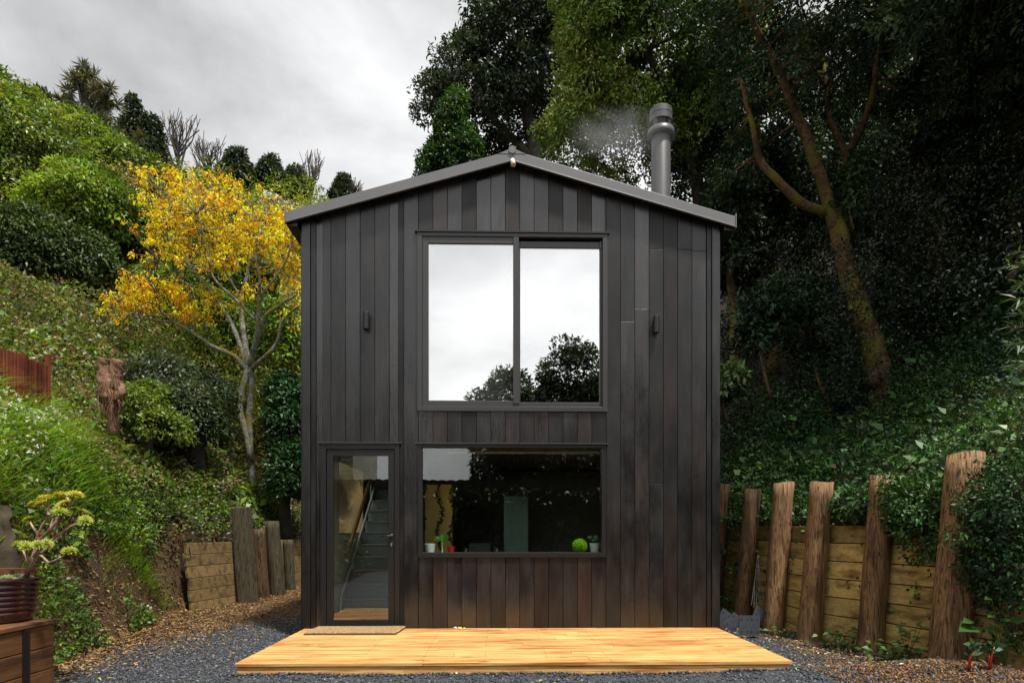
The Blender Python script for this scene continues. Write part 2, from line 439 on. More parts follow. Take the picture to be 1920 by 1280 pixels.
nt.links.new(mp.outputs[0], no.inputs['Vector'])
cr = wn('ShaderNodeValToRGB'); nt.links.new(no.outputs[0], cr.inputs[0])
e = cr.color_ramp.elements; e[0].position = 0.29; e[0].color = (0.45, 0.455, 0.465, 1); e[1].position = 0.64; e[1].color = (0.95, 0.955, 0.96, 1)
# brighter cloud in the part of the sky where the sun stands
dp = wn('ShaderNodeVectorMath', operation='DOT_PRODUCT'); dp.inputs[1].default_value = tuple(norm(np.array([0.1, -0.86, 0.5])))
nt.links.new(tc.outputs['Generated'], dp.inputs[0])
br = wn('ShaderNodeMapRange'); br.inputs[1].default_value = -0.3; br.inputs[2].default_value = 0.9; br.inputs[3].default_value = 1.0; br.inputs[4].default_value = 1.85
nt.links.new(dp.outputs['Value'], br.inputs[0])
# a lighter break low in the middle of the view, greyer to the left
dq = wn('ShaderNodeVectorMath', operation='DOT_PRODUCT'); dq.inputs[1].default_value = tuple(norm(np.array([-0.2, 1.0, 0.72])))
nt.links.new(tc.outputs['Generated'], dq.inputs[0])
bq = wn('ShaderNodeMapRange'); bq.inputs[1].default_value = 0.80; bq.inputs[2].default_value = 0.995; bq.inputs[3].default_value = 0.66; bq.inputs[4].default_value = 0.98
nt.links.new(dq.outputs['Value'], bq.inputs[0])
mm = wn('ShaderNodeMath', operation='MULTIPLY'); nt.links.new(br.outputs[0], mm.inputs[0]); nt.links.new(bq.outputs[0], mm.inputs[1])
m2 = wn('ShaderNodeMath', operation='MULTIPLY'); nt.links.new(mm.outputs[0], m2.inputs[0]); m2.inputs[1].default_value = 10.4
vs_ = wn('ShaderNodeVectorMath', operation='SCALE'); nt.links.new(cr.outputs[0], vs_.inputs[0]); nt.links.new(m2.outputs[0], vs_.inputs['Scale'])
mx = wn('ShaderNodeMix', data_type='RGBA'); mx.inputs[0].default_value = 0.93
nt.links.new(hs.outputs[0], mx.inputs[6]); nt.links.new(vs_.outputs[0], mx.inputs[7])
bg = wn('ShaderNodeBackground'); bg.inputs[1].default_value = 0.1
nt.links.new(mx.outputs[2], bg.inputs[0])
wo = wn('ShaderNodeOutputWorld'); nt.links.new(bg.outputs[0], wo.inputs[0])
sl = bpy.data.lights.new('sun', 'SUN'); sl.energy = 4.6; sl.angle = R(5); sl.color = (1, 0.95, 0.87)
so = bpy.data.objects.new('sun', sl); COL.objects.link(so)
so.rotation_euler = Vector(SUN_DIR).to_track_quat('Z', 'Y').to_euler()
so.location = (0, 0, 30)
vsn = scene.view_settings
vsn.view_transform = 'Standard'; vsn.look = 'None'; vsn.exposure = 0.3; vsn.gamma = 1.0
scene.render.resolution_x = 1024; scene.render.resolution_y = 682
try:
    scene.cycles.use_denoising = True
    scene.cycles.max_bounces = 8; scene.cycles.transparent_max_bounces = 12; scene.cycles.diffuse_bounces = 3
    scene.cycles.volume_step_rate = 2.0
except Exception: pass

# ------------------------------------------------------------------ terrain
def wob(x, y, s=1.0, seed=0):
    r_ = np.random.default_rng(seed); o = 0
    for k in range(7):
        a = r_.uniform(0, 2*PI); f = s*(0.6+0.5*k); ph = r_.uniform(0, 2*PI)
        o = o+np.sin((x*np.cos(a)+y*np.sin(a))*f+ph)/(1+0.5*k)
    return o/3
def toeL(z): return np.interp(z, [0, 5.5, 9.3, 10.1, 60], [-4.25, -4.3, -5.15, -5.22, -5.3])
def toeR(z): return np.interp(z, [0, 4.9, 5.6, 7.0, 8, 10.2, 60], [4.9, 4.55, 4.12, 3.78, 3.62, 3.6, 3.6])
def H(x, y):
    x = np.asarray(x, float); y = np.asarray(y, float); z = y+7.37
    flat = 0.05+0.012*wob(x, y, 3, 1)
    sL = toeL(z)-x; sR = x-toeR(z)
    bw = np.clip((z-9.6)/0.5, 0, 1)          # 0: open bank, 1: behind the low wall
    bank = np.where(sL < 1.05, 2.15*np.clip(sL, 0, None), 2.26+0.95*(np.clip(sL, 1.05, 6)-1.05))
    wallL = np.clip(sL/0.12, 0, 1)*1.1+1.0*np.clip(sL-0.12, 0, 6)
    left = (1-bw)*bank+bw*wallL+0.3*np.clip(sL-6, 0, 45)
    left = left+np.clip(sL, 0, 1)*0.16*wob(x, y, 1.6, 2)+np.clip(sL-3, 0, 4)/4*0.5*wob(x, y, 0.5, 3)
    wr = np.clip((z-5.15)/0.5, 0, 1)
    nearR = np.where(sR < 1.2, 1.25*np.clip(sR, 0, None), 1.5+0.62*(np.clip(sR, 1.2, 6)-1.2))
    wallR = np.clip((sR-0.16)/0.1, 0, 1)*1.36+0.66*np.clip(sR-0.2, 0, 6)
    right = (1-wr)*nearR+wr*wallR+0.75*np.clip(sR-6, 0, 30)
    right = right+np.clip(sR-0.4, 0, 1)*0.12*wob(x, y, 1.5, 5)
    head = 0.49*np.clip(z-16.5, 0, 29.5)*np.clip((8+np.abs(x))/12, 0, 1)
    mound = 0.16*np.exp(-(((x-3.45)/0.85)**2+((y+2.22)/0.34)**2))+0.09*np.exp(-(((x-4.0)/0.7)**2+((y+2.6)/0.4)**2))
    pile = 0.045*np.exp(-((y+2.06)/0.10)**2)*(np.abs(x) < 2.5)*(1+0.5*wob(x*3, y, 2, 8))
    fb_ = np.clip((y+15)/7, 0, 1)
    return flat+fb_*(np.where(sL > 0, left, 0)+np.where(sR > 0, right, 0))+head+mound+pile
def axis_samples(segs):
    out = []
    for a, b, st in segs: out += list(np.arange(a, b, st))
    out.append(segs[-1][1])
    return np.array(out)
xs = axis_samples([(-90, -30, 5), (-30, -10, 1.0), (-10, -2.4, 0.1), (-2.4, 2.4, 0.3), (2.4, 7, 0.1), (7, 20, 0.8), (20, 70, 4)])
ys = axis_samples([(-90, -12, 4), (-12, -3.2, 0.4), (-3.2, 5, 0.1), (5, 12, 0.4), (12, 60, 1.5), (60, 140, 8)])
gx, gy = np.meshgrid(xs, ys)
gz = H(gx, gy)
V = np.stack([gx, gy, gz], -1).reshape(-1, 3)
nx, ny = len(xs), len(ys)
ii, jj = np.meshgrid(np.arange(nx-1), np.arange(ny-1))
a0 = (jj*nx+ii).ravel()
F = np.stack([a0, a0+1, a0+1+nx, a0+nx], 1)
zz = gy+7.37
flatm = ((gx > toeL(zz)+0.05) & (gx < toeR(zz)-0.2)).astype(float)
mul = np.clip((-gx-3.15)/0.7+np.clip((zz-8.6)/1.8, -1.6, 1.2), 0, 1)*flatm*(gx < 0)   # bark chips by the left wall
mul = np.maximum(mul, np.clip(1-np.abs(gx-toeL(zz)-0.15)/0.35, 0, 1)*0.9)
rt = np.clip((gx-2.75)/0.4, 0, 1)*flatm*(gy > -3.6)
mul = np.maximum(mul, rt*0.75)
C = np.stack([flatm.ravel(), np.clip(mul, 0, 1).ravel(), (np.clip((gx-toeR(zz)-2.2)/1.2, 0, 1)*(zz > 3)).ravel()], 1)
g = npmesh('ground', V, F, C, M['ground'], smooth=True)
g['kind'] = 'structure'

# ------------------------------------------------------------------ cabin
HW = 2.5
ZG = 0.17
EAVE = lambda x: 5.68-0.283*abs(x)                 # underside of the roof at the front wall
cabin = thing('cabin', 'two storey black timber cabin with gable roof and large windows behind the deck', 'cabin', (0, 0, 0.0))
WU = (FX(786), FX(1135), FZ(770), FZ(442))       # upper window opening
WL = (FX(786), FX(1133), FZ(1041), FZ(835))
DR = (FX(606), FX(747), 0.16, FZ(834))
def openings(x0, x1):
    o = []
    for a, b, c, d in (WU, WL, DR):
        if x1 > a+0.02 and x0 < b-0.02: o.append((c, d, max(a, x0), min(b, x1)))
    return sorted(o)
wl = MB()
bx = [FX(594)+i*(FX(1323)-FX(594))/27 for i in range(28)]
red_boards = {8: 0.8, 13: 0.6, 15: 0.35, 18: 0.6, 14: 0.25, 22: 0.35, 24: 0.3, 26: 0.3, 17: 0.35, 11: 0.15}
def board(m, x0, x1, z0, z1a, z1b, y0, y1, col):
    m.hexa([(x0, y0, z0), (x1, y0, z0), (x1, y1, z0), (x0, y1, z0), (x0, y0, z1a), (x1, y0, z1b), (x1, y1, z1b), (x0, y1, z1a)], 0, col)
joints = {21: [3.85, ], 23: [4.72, 1.9], 25: [4.72], 3: [], 26: [4.7], 22: [4.0]}
for i in range(27):
    a, b = bx[i]+0.0025, bx[i+1]-0.0025
    segs = []
    z = 0.17
    cutL = [b_ for b_ in openings(a, b)]
    # an opening edge may fall inside the board: split the board there in two columns
    edges = sorted({a, b} | {e_ for o_ in (WU, WL, DR) for e_ in o_[:2] if a+0.01 < e_ < b-0.01})
    for e0, e1 in zip(edges[:-1], edges[1:]):
        z = 0.17; ivs = []
        for c, d, _, _ in openings(e0, e1):
            if c > z: ivs.append((z, c))
            z = d
        ivs.append((z, None))
        for q0, q1 in ivs:
            cuts = [j for j in joints.get(i, []) if q0+0.1 < j < (q1 or 9)-0.1]
            zs = [q0]+sorted(cuts)+[q1]
            for s0, s1 in zip(zs[:-1], zs[1:]):
                br_ = rng.choice([0.5, 0.7, 0.9, 1.05, 1.3, 1.6]); rd = red_boards.get(i, 0.0 if rng.random() < 0.6 else 0.12)
                if s0 < 3 and 7 <= i <= 20: rd = max(rd, 0.12)
                col = (br_, rd, rng.random())
                ta = s1-0.002 if s1 else EAVE(e0)+0.05; tb = s1-0.002 if s1 else EAVE(e1)+0.05
                board(wl, e0, e1, s0+0.002, ta, tb, -0.022+rng.uniform(-0.0015, 0.0015), 0.0, col)
wall_boards = wl.build('cladding', [M['clad']], cabin, bevel=0.0025)
# backing wall behind the boards (with the openings), interior faces
bk = MB()
def wall_grid(m, y0, y1, mat):
    xsn = sorted({-HW+0.01, HW-0.01, 0.0, WU[0], WU[1], WL[0], WL[1], DR[0], DR[1]})
    for a, b in zip(xsn[:-1], xsn[1:]):
        z = 0.1
        for c, d, _, _ in openings(a, b):
            if c > z: m.box(a, b, y0, y1, z, c, mat)
            z = d
        board_t = (EAVE(a)+0.06, EAVE(b)+0.06)
        m.hexa([(a, y0, z), (b, y0, z), (b, y1, z), (a, y1, z), (a, y0, board_t[0]), (b, y0, board_t[1]), (b, y1, board_t[1]), (a, y1, board_t[0])], mat)
wall_grid(bk, 0.001, 0.09, 0)
LEN = 6.4
# side walls (stair and kitchen openings added for light; front left one real), back wall
sw = (0.2, 0.74, 1.5, 2.3)
zt = EAVE(HW)
bk.box(-HW, -HW+0.1, 0.09, sw[0], 0.1, zt); bk.box(-HW, -HW+0.1, sw[1], 1.2, 0.1, zt); bk.box(-HW, -HW+0.1, 3.3, LEN, 0.1, zt); bk.box(-HW, -HW+0.1, 1.2, 3.3, 0.1, 1.3); bk.box(-HW, -HW+0.1, 1.2, 3.3, 2.35, zt)
bk.box(-HW, -HW+0.1, sw[0], sw[1], 0.1, sw[2]); bk.box(-HW, -HW+0.1, sw[0], sw[1], sw[3], zt)
bk.box(HW-0.1, HW, 0.09, 0.7, 0.1, zt); bk.box(HW-0.1, HW, 2.9, LEN, 0.1, zt); bk.box(HW-0.1, HW, 0.7, 2.9, 0.1, 1.1); bk.box(HW-0.1, HW, 0.7, 2.9, 2.2, zt)
for sgn in (-1, 1):
    bk.hexa([(sgn*HW, LEN, 0.1), (0, LEN, 0.1), (0, LEN+0.1, 0.1), (sgn*HW, LEN+0.1, 0.1), (sgn*HW, LEN, EAVE(HW)), (0, LEN, EAVE(0)), (0, LEN+0.1, EAVE(0)), (sgn*HW, LEN+0.1, EAVE(HW))])
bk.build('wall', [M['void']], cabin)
# side cladding boards (seen only from the side)
for sgn in (-1, 1):
    sc_ = MB(); y = 0.0; x0 = sgn*HW; x1 = sgn*(HW+0.02)
    while y < LEN:
        y1 = min(y+0.175, LEN+0.1)
        rngs = [(0.17, zt)]
        if sgn < 0 and y1 > sw[0] and y < sw[1]: rngs = [(0.17, sw[2]), (sw[3], zt)]
        if sgn < 0 and y1 > 1.2 and y < 3.3: rngs = [(0.17, 1.3), (2.35, zt)]
        if sgn > 0 and y1 > 0.7 and y < 2.9: rngs = [(0.17, 1.1), (2.2, zt)]
        for c, d in rngs:
            sc_.box(min(x0, x1), max(x0, x1), y+0.0025, y1-0.0025, c, d, 0, (rng.uniform(0.6, 1.3), 0.05, rng.random()))
        y += 0.175
    sc_.build('side_cladding', [M['clad']], cabin)
tr = MB()
for a, b in ((FX(568), FX(583.5)), (FX(1333), FX(1347.5))):
    tr = MB(); board(tr, a, b, 0.165, EAVE(a)+0.05, EAVE(b)+0.05, -0.045, -0.001, (1.15, 0, rng.random()))
    tr.build('corner_trim', [M['clad']], cabin, bevel=0.003)
for a, b, y in ((FX(584.2), FX(593.5), -0.03), (FX(1323.7), FX(1332.5), -0.03)):
    tr = MB(); board(tr, a, b, 0.165, EAVE(a)+0.05, EAVE(b)+0.05, y, -0.001, (0.7, 0, rng.random()))
    tr.build('corner_fillet', [M['clad']], cabin, bevel=0.002)
# screws: surface detail of the cladding
scw = MB()
for i in range(27):
    for zrow in (0.42, 0.95, 1.0, 1.5, 2.0, 2.58, 3.0, 3.55, 4.1, 4.72, 5.05):
        for fx in (0.22, 0.78):
            x = bx[i]+fx*(bx[i+1]-bx[i]); z = zrow+rng.uniform(-0.02, 0.02)
            if any(o[0]-0.03 < x < o[1]+0.03 and o[2]-0.03 < z < o[3]+0.03 for o in (WU, WL, DR)) or z > EAVE(x)-0.1 or rng.random() < 0.3: continue
            y = -0.0245
            scw.add([(x+0.0045*math.cos(k*PI/3), y, z+0.0045*math.sin(k*PI/3)) for k in range(6)]+[(x, y-0.0015, z)], [((k+1) % 6, k, 6) for k in range(6)], 0, (1, 0, 0.5))
so_ = scw.build('screw_heads', [M['alu']], cabin); so_['kind'] = 'stuff'
# roof: two pitched sheets with ribs, ridge cap, barge flashing
OV = 0.13
RX = 2.655
SL = 0.2835
ZR = 5.82
def roof_z(x): return ZR-SL*abs(x)
for sgn in (-1, 1):
    rf = MB()
    n_ = 30
    rib = []
    YB = LEN+0.2
    vs2 = [(0, -OV+0.02, roof_z(0)-0.012), (sgn*RX, -OV+0.02, roof_z(RX)-0.012), (sgn*RX, YB, roof_z(RX)-0.012), (0, YB, roof_z(0)-0.012)]
    vs1 = [(x, y, z-0.05) for x, y, z in vs2]
    rf.hexa(vs1+vs2)
    for k in range(14):
        y = 0.1+k*0.46
        rf.hexa([(0, y, roof_z(0)-0.012), (sgn*RX, y, roof_z(RX)-0.012), (sgn*RX, y+0.05, roof_z(RX)-0.012), (0, y+0.05, roof_z(0)-0.012), (0, y+0.01, roof_z(0)+0.018), (sgn*RX, y+0.01, roof_z(RX)+0.018), (sgn*RX, y+0.04, roof_z(RX)+0.018), (0, y+0.04, roof_z(0)+0.018)])
    roof = rf.build('roof', [M['steel_grey']], cabin)
    bg_ = MB()
    h_ = 0.118
    xa, xb = 0.0, sgn*RX
    bg_.hexa([(xa, -OV-0.004, roof_z(0)-h_), (xb, -OV-0.004, roof_z(RX)-h_), (xb, -OV+0.018, roof_z(RX)-h_), (xa, -OV+0.018, roof_z(0)-h_),
              (xa, -OV-0.004, roof_z(0)), (xb, -OV-0.004, roof_z(RX)), (xb, -OV+0.018, roof_z(RX)), (xa, -OV+0.018, roof_z(0))])
    # drip lip
    bg_.hexa([(xa, -OV-0.016, roof_z(0)-h_-0.012), (xb, -OV-0.016, roof_z(RX)-h_-0.012), (xb, -OV+0.01, roof_z(RX)-h_-0.012), (xa, -OV+0.01, roof_z(0)-h_-0.012),
              (xa, -OV-0.016, roof_z(0)-h_-0.001), (xb, -OV-0.016, roof_z(RX)-h_-0.001), (xb, -OV+0.01, roof_z(RX)-h_-0.001), (xa, -OV+0.01, roof_z(0)-h_-0.001)])
    bg_.box(min(xb, xb+sgn*0.012), max(xb, xb+sgn*0.012), -OV-0.012, -OV+0.03, roof_z(RX)-h_-0.02, roof_z(RX)+0.03)
    bg_.build('barge_flashing', [M['steel_grey']], cabin, bevel=0.003)
    ea = MB()
    e1 = sgn*RX; e0 = sgn*(HW+0.03)
    ea.box(min(e0, e1), max(e0, e1), -OV+0.03, LEN, roof_z(RX)-0.15, roof_z(RX)-0.09)
    ea.build('eave_gutter', [M['alub']], cabin)
rc = MB()
rc.tube([(0, -OV-0.02, ZR+0.0), (0, LEN+0.2, ZR+0.0)], 0.045, 12)
rc.hexa([(-0.16, -OV-0.008, roof_z(0.16)+0.002), (0.16, -OV-0.008, roof_z(0.16)+0.002), (0.16, LEN+0.2, roof_z(0.16)+0.002), (-0.16, LEN+0.2, roof_z(0.16)+0.002), (-0.01, -OV-0.008, ZR+0.02), (0.01, -OV-0.008, ZR+0.02), (0.01, LEN+0.2, ZR+0.02), (-0.01, LEN+0.2, ZR+0.02)])
rc.build('ridge_cap', [M['steel_grey']], cabin)
# chimney flue
cz = 2.2+7.37
cc = P(1239, 300, cz)
zt_ = P(1239, 197, cz)[2]
ch = MB()
prof = [(0.148, 4.6-0), (0.148, P(1239, 252, cz)[2])]
ch.lathe((cc[0], cc[1], 0), prof+[(0.14, prof[1][1]+0.02), (0.0, prof[1][1]+0.02)], 40)
chim = ch.build('chimney', [M['flue']], cabin, smooth=True)
zr_ = P(1239, 250, cz)[2]
c2 = MB(); c2.lathe((cc[0], cc[1], zr_), [(0.15, -0.07), (0.198, -0.06), (0.205, -0.035), (0.20, 0.035), (0.15, 0.05), (0.12, 0.06)], 40)
c2.build('collar', [M['flue']], chim, smooth=True)
c2 = MB()
c2.lathe((cc[0], cc[1], zr_), [(0.12, 0.05), (0.095, 0.10), (0.12, 0.17), (0.16, 0.2)], 32)
for k in range(4):
    th = PI/4+k*PI/2
    c2.obox((cc[0]+0.15*math.cos(th), cc[1]+0.15*math.sin(th), zr_+0.12), (0.012*math.cos(th), 0.012*math.sin(th), 0), (-0.03*math.sin(th), 0.03*math.cos(th), 0), (0, 0, 0.09))
c2.build('cowl_neck', [M['alu']], chim)
c2 = MB(); c2.lathe((cc[0], cc[1], zr_), [(0.0, 0.17), (0.165, 0.17), (0.174, 0.16), (0.176, 0.25), (0.169, 0.255), (0.176, 0.261), (0.174, 0.345), (0.16, 0.36), (0.0, 0.385)], 40)
c2.build('cap', [M['flue']], chim)
c2 = MB(); c2.lathe((cc[0], cc[1], roof_z(cc[0])), [(0.32, -0.06), (0.26, 0.04), (0.17, 0.09), (0.149, 0.15)], 32)
c2.build('flashing', [M['steel_grey']], chim)

# windows
def frame_rect(m, x0, x1, z0, z1, wL, wR, wB, wT, y0, y1, mat=0):
    m.box(x0, x0+wL, y0, y1, z0, z1, mat); m.box(x1-wR, x1, y0, y1, z0, z1, mat)
    m.box(x0+wL, x1-wR, y0, y1, z0, z0+wB, mat); m.box(x0+wL, x1-wR, y0, y1, z1-wT, z1, mat)
p_ = 1/156.0
uw = MB(); frame_rect(uw, FX(783), FX(1138), FZ(772), FZ(440), 9*p_, 9*p_, 9*p_, 7*p_, -0.045, 0.02)
win1 = uw.build('window', [M['alu']], cabin, bevel=0.003)
s = MB(); frame_rect(s, FX(783)+9.3*p_, FX(972), FZ(763), FZ(447.3), 11.5*p_, 10*p_, 11*p_, 12*p_, -0.032, 0.01)
s.build('sash', [M['alu']], win1, bevel=0.003)
s = MB(); frame_rect(s, FX(972.5), FX(1129), FZ(763), FZ(452.5), 3*p_, 5*p_, 9*p_, 12*p_, -0.006, 0.03)
s.build('sash', [M['alu']], win1, bevel=0.003)
s = MB(); s.box(FX(962.5), FX(972.5), -0.045, -0.0325, FZ(757.5), FZ(447.5)); s.box(FX(1124), FX(1127), -0.02, -0.0065, FZ(466), FZ(452))
s.build('mullion', [M['alu']], win1, bevel=0.002)
s = MB(); s.box(FX(800), FX(963), -0.012, -0.006, FZ(754), FZ(458)); s.build('pane', [M['mirror_glass']], win1)
s = MB(); s.box(FX(974), FX(1126), 0.008, 0.014, FZ(756), FZ(463)); s.build('pane', [M['mirror_glass']], win1)
s = MB(); s.box(FX(778.5), FX(1141.5), -0.06, 0.0, FZ(440)+0.001, FZ(437)); s.build('head_flashing', [M['alub']], win1)
s = MB(); s.box(FX(806), FX(960), 0.05, 0.056, FZ(754), FZ(602)); s.build('blind', [M['white']], win1)
lw = MB(); frame_rect(lw, FX(784.5), FX(1135.5), FZ(1044), FZ(833.5), 7.5*p_, 8.5*p_, 9*p_, 6*p_, -0.045, 0.07)
win2 = lw.build('window', [M['alub']], cabin, bevel=0.003)
s = MB(); s.box(FX(791), FX(1128), 0.0, 0.006, FZ(1036), FZ(838)); s.build('pane', [M['glass']], win2)
s = MB(); s.box(FX(779.5), FX(1140), -0.065, 0.0, FZ(833.5)+0.001, FZ(831)); s.build('head_flashing', [M['alu']], win2)
s = MB(); s.box(FX(785), FX(1135), 0.071, 0.3, FZ(1040), FZ(1035.5)); s.build('sill', [M['alub']], win2)
s = MB(); s.tube([FP(840, 847, 0.12), FP(1126, 847.5, 0.12)], 0.02, 8); s.build('blind_roll', [M['dimwall']], win2)
# door
df = MB()
x0, x1 = FX(603), FX(750)
frame_rect(df, x0, x1, 0.165, FZ(833), 10*p_, 9*p_, 0.02, 10*p_, -0.05, 0.06)
doorframe = df.build('door_frame', [M['alub']], cabin, bevel=0.003)
s = MB(); s.box(FX(599), FX(754), -0.065, 0.0, FZ(833)+0.001, FZ(830.5)); s.build('head_flashing', [M['alu']], doorframe)
d_ = MB(); frame_rect(d_, FX(614), FX(740.5), 0.19, FZ(844), 12*p_, 11.5*p_, 13*p_, 11*p_, -0.035, 0.01)
door = d_.build('door', [M['alub']], cabin, bevel=0.003)
s = MB(); s.box(FX(625), FX(730.5), -0.015, -0.009, FZ(1160), FZ(853)); s.build('pane', [M['glass']], door)
s = MB(); hx, hz = FX(735), FZ(1004)
s.tube([(hx, -0.035, hz), (hx, -0.085, hz), (hx-0.02, -0.09, hz), (hx-0.12, -0.09, hz)], 0.0095, 10); s.tube([(hx, -0.03, hz), (hx, -0.045, hz)], 0.024, 16)
s.build('handle', [M['alub']], door, smooth=True)
s = MB(); s.tube([(hx, -0.03, FZ(1019)), (hx, -0.048, FZ(1019))], 0.012, 14); s.box(hx-0.004, hx+0.004, -0.047, -0.036, FZ(1019)-0.03, FZ(1019)-0.006)
s.build('lock', [M['nickel']], door)
# interior
fl = MB(); fl.box(-HW+0.1, HW-0.1, 0.06, LEN, 0.1, 0.2); fl.build('floor', [M['handrail']], cabin)
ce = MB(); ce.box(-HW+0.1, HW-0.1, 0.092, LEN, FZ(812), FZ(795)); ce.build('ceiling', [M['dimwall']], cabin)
iw = MB()
iw.box(-HW+0.101, -HW+0.125, 0.1, sw[0]-0.02, 0.2, 2.45); iw.box(-HW+0.101, -HW+0.125, sw[1]+0.02, 1.18, 0.2, 2.45); iw.box(-HW+0.101, -HW+0.125, 3.32, LEN, 0.2, 2.45); iw.box(-HW+0.101, -HW+0.125, 1.18, 3.32, 0.2, 1.28)
iw.box(-HW+0.101, -HW+0.125, sw[0]-0.02, sw[1]+0.02, 0.2, sw[2]-0.02); iw.box(-HW+0.101, -HW+0.125, sw[0]-0.02, sw[1]+0.02, sw[3]+0.02, 2.45)
iw.build('interior_wall', [M['white']], cabin)
iw = MB(); iw.box(HW-0.1+0.02, HW-0.06, 0.68, 2.92, 1.06, 1.1); iw.box(HW-0.08, HW-0.04, 0.66, 0.7, 1.06, 2.24); iw.box(HW-0.08, HW-0.04, 2.9, 2.94, 1.06, 2.24); iw.box(HW-0.08, HW-0.04, 0.68, 2.92, 2.2, 2.24)
added_side_win = iw.build('window', [M['alub']], cabin); iw = MB(); iw.box(HW-0.06, HW-0.055, 0.7, 2.9, 1.1, 2.2); iw.build('pane', [M['glass']], added_side_win)  # unseen window, added to let more daylight into the kitchen
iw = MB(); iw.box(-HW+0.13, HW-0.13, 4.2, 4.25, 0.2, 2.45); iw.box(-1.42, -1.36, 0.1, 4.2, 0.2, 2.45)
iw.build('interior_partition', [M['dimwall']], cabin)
w3 = MB()
for (a, b, c, d) in ((sw[0]-0.05, sw[0], sw[2]-0.05, sw[3]+0.05), (sw[1], sw[1]+0.05, sw[2]-0.05, sw[3]+0.05), (sw[0], sw[1], sw[2]-0.05, sw[2]), (sw[0], sw[1], sw[3], sw[3]+0.05)):
    w3.box(-HW+0.127, -HW+0.16, a, b, c, d)
win3 = w3.build('window', [M['white']], cabin)
w5 = MB(); w5.box(-HW+0.02, -HW+0.08, 1.16, 1.2, 1.26, 2.39); w5.box(-HW+0.02, -HW+0.08, 3.3, 3.34, 1.26, 2.39); w5.box(-HW+0.02, -HW+0.08, 1.2, 3.3, 1.26, 1.3); w5.box(-HW+0.02, -HW+0.08, 1.2, 3.3, 2.35, 2.39)
added_stair_win = w5.build('window', [M['alub']], cabin); w5 = MB(); w5.box(-HW+0.04, -HW+0.046, 1.2, 3.3, 1.3, 2.35); w5.build('pane', [M['glass']], added_stair_win)  # hidden long window, added to throw light on the stair treads
s = MB(); s.box(-HW+0.03, -HW+0.036, sw[0], sw[1], sw[2], sw[3]); s.build('pane', [M['glass']], win3)
st = MB()
for k in range(11):
    st.box(-HW+0.13, -1.425, 1.3+0.25*k, 1.3+0.25*(k+1)+0.02, 0.2, 0.2+0.185*(k+1))
    st.box(-HW+0.13, -1.425, 1.275+0.25*k, 1.31+0.25*k, 0.2+0.185*(k+1)-0.03, 0.202+0.185*(k+1))
st.build('staircase', [M['carpet']], cabin, bevel=0.012)
s = MB()
A = [(-HW+0.16, 1.15, 0.2), (-HW+0.16, 1.2, 0.42), (-HW+0.16, 3.9, 0.42+2.7*0.74)]
for a, b in zip(A[:-1], A[1:]):
    a = np.array(a); b = np.array(b); dd = norm(b-a)*0.5*np.linalg.norm(b-a)
    up = np.cross(norm(b-a), [1, 0, 0])
    s.obox((a+b)/2, dd, (0.012, 0, 0), up*0.03)
s.build('skirting', [M['white']], cabin)
s = MB(); s.tube([(-HW+0.22, 1.25, 1.02), (-HW+0.22, 3.6, 1.02+2.35*0.74)], 0.03, 10)
for q in (1.5, 2.6): s.tube([(-HW+0.12, q, 1.0+(q-1.25)*0.74), (-HW+0.22, q, 1.0+(q-1.25)*0.74)], 0.01, 6)
s.build('handrail', [M['handrail']], cabin)
s = MB(); s.box(FP(797, 995, 0.9)[0], FP(848, 995, 0.9)[0], 0.9, 0.94, 0.2, FZ(908, 0.9)); yd = s.build('interior_door', [M['ochre']], cabin, bevel=0.004)
s = MB(); s.box(FP(945, 995, 1.6)[0], FP(990, 995, 1.6)[0], 1.6, 1.62, 0.2, FZ(930, 1.6)); s.build('glass_partition', [M['green_glass']], cabin)

# chair inside the lower window
cx0 = FP(868, 1000, 1.2)[0]
chr_ = thing('chair', 'black chair with pale tube frame inside the lower window, beside the green panel', 'chair', (cx0+0.2, 1.3, 0.2))
m = MB(); m.box(cx0, cx0+0.44, 1.12, 1.54, 0.62, 0.67); m.build('seat', [M['alub']], chr_, bevel=0.02)
m = MB(); m.hexa([(cx0+0.03, 1.5, 0.78), (cx0+0.41, 1.5, 0.78), (cx0+0.41, 1.53, 0.78), (cx0+0.03, 1.53, 0.78), (cx0+0.06, 1.58, 1.16), (cx0+0.38, 1.58, 1.16), (cx0+0.38, 1.61, 1.16), (cx0+0.06, 1.61, 1.16)]); m.build('backrest', [M['alub']], chr_, bevel=0.01)
for sx_ in (0.0, 0.44):
    m = MB(); m.tube([(cx0+sx_-0.06, 1.08, 0.2), (cx0+sx_, 1.12, 0.82), (cx0+sx_+0.03, 1.16, 1.02), (cx0+sx_+0.04, 1.4, 1.06), (cx0+sx_, 1.62, 1.1), (cx0+sx_, 1.66, 0.2)], 0.014, 8); m.build('side_frame', [M['white']], chr_, smooth=True)
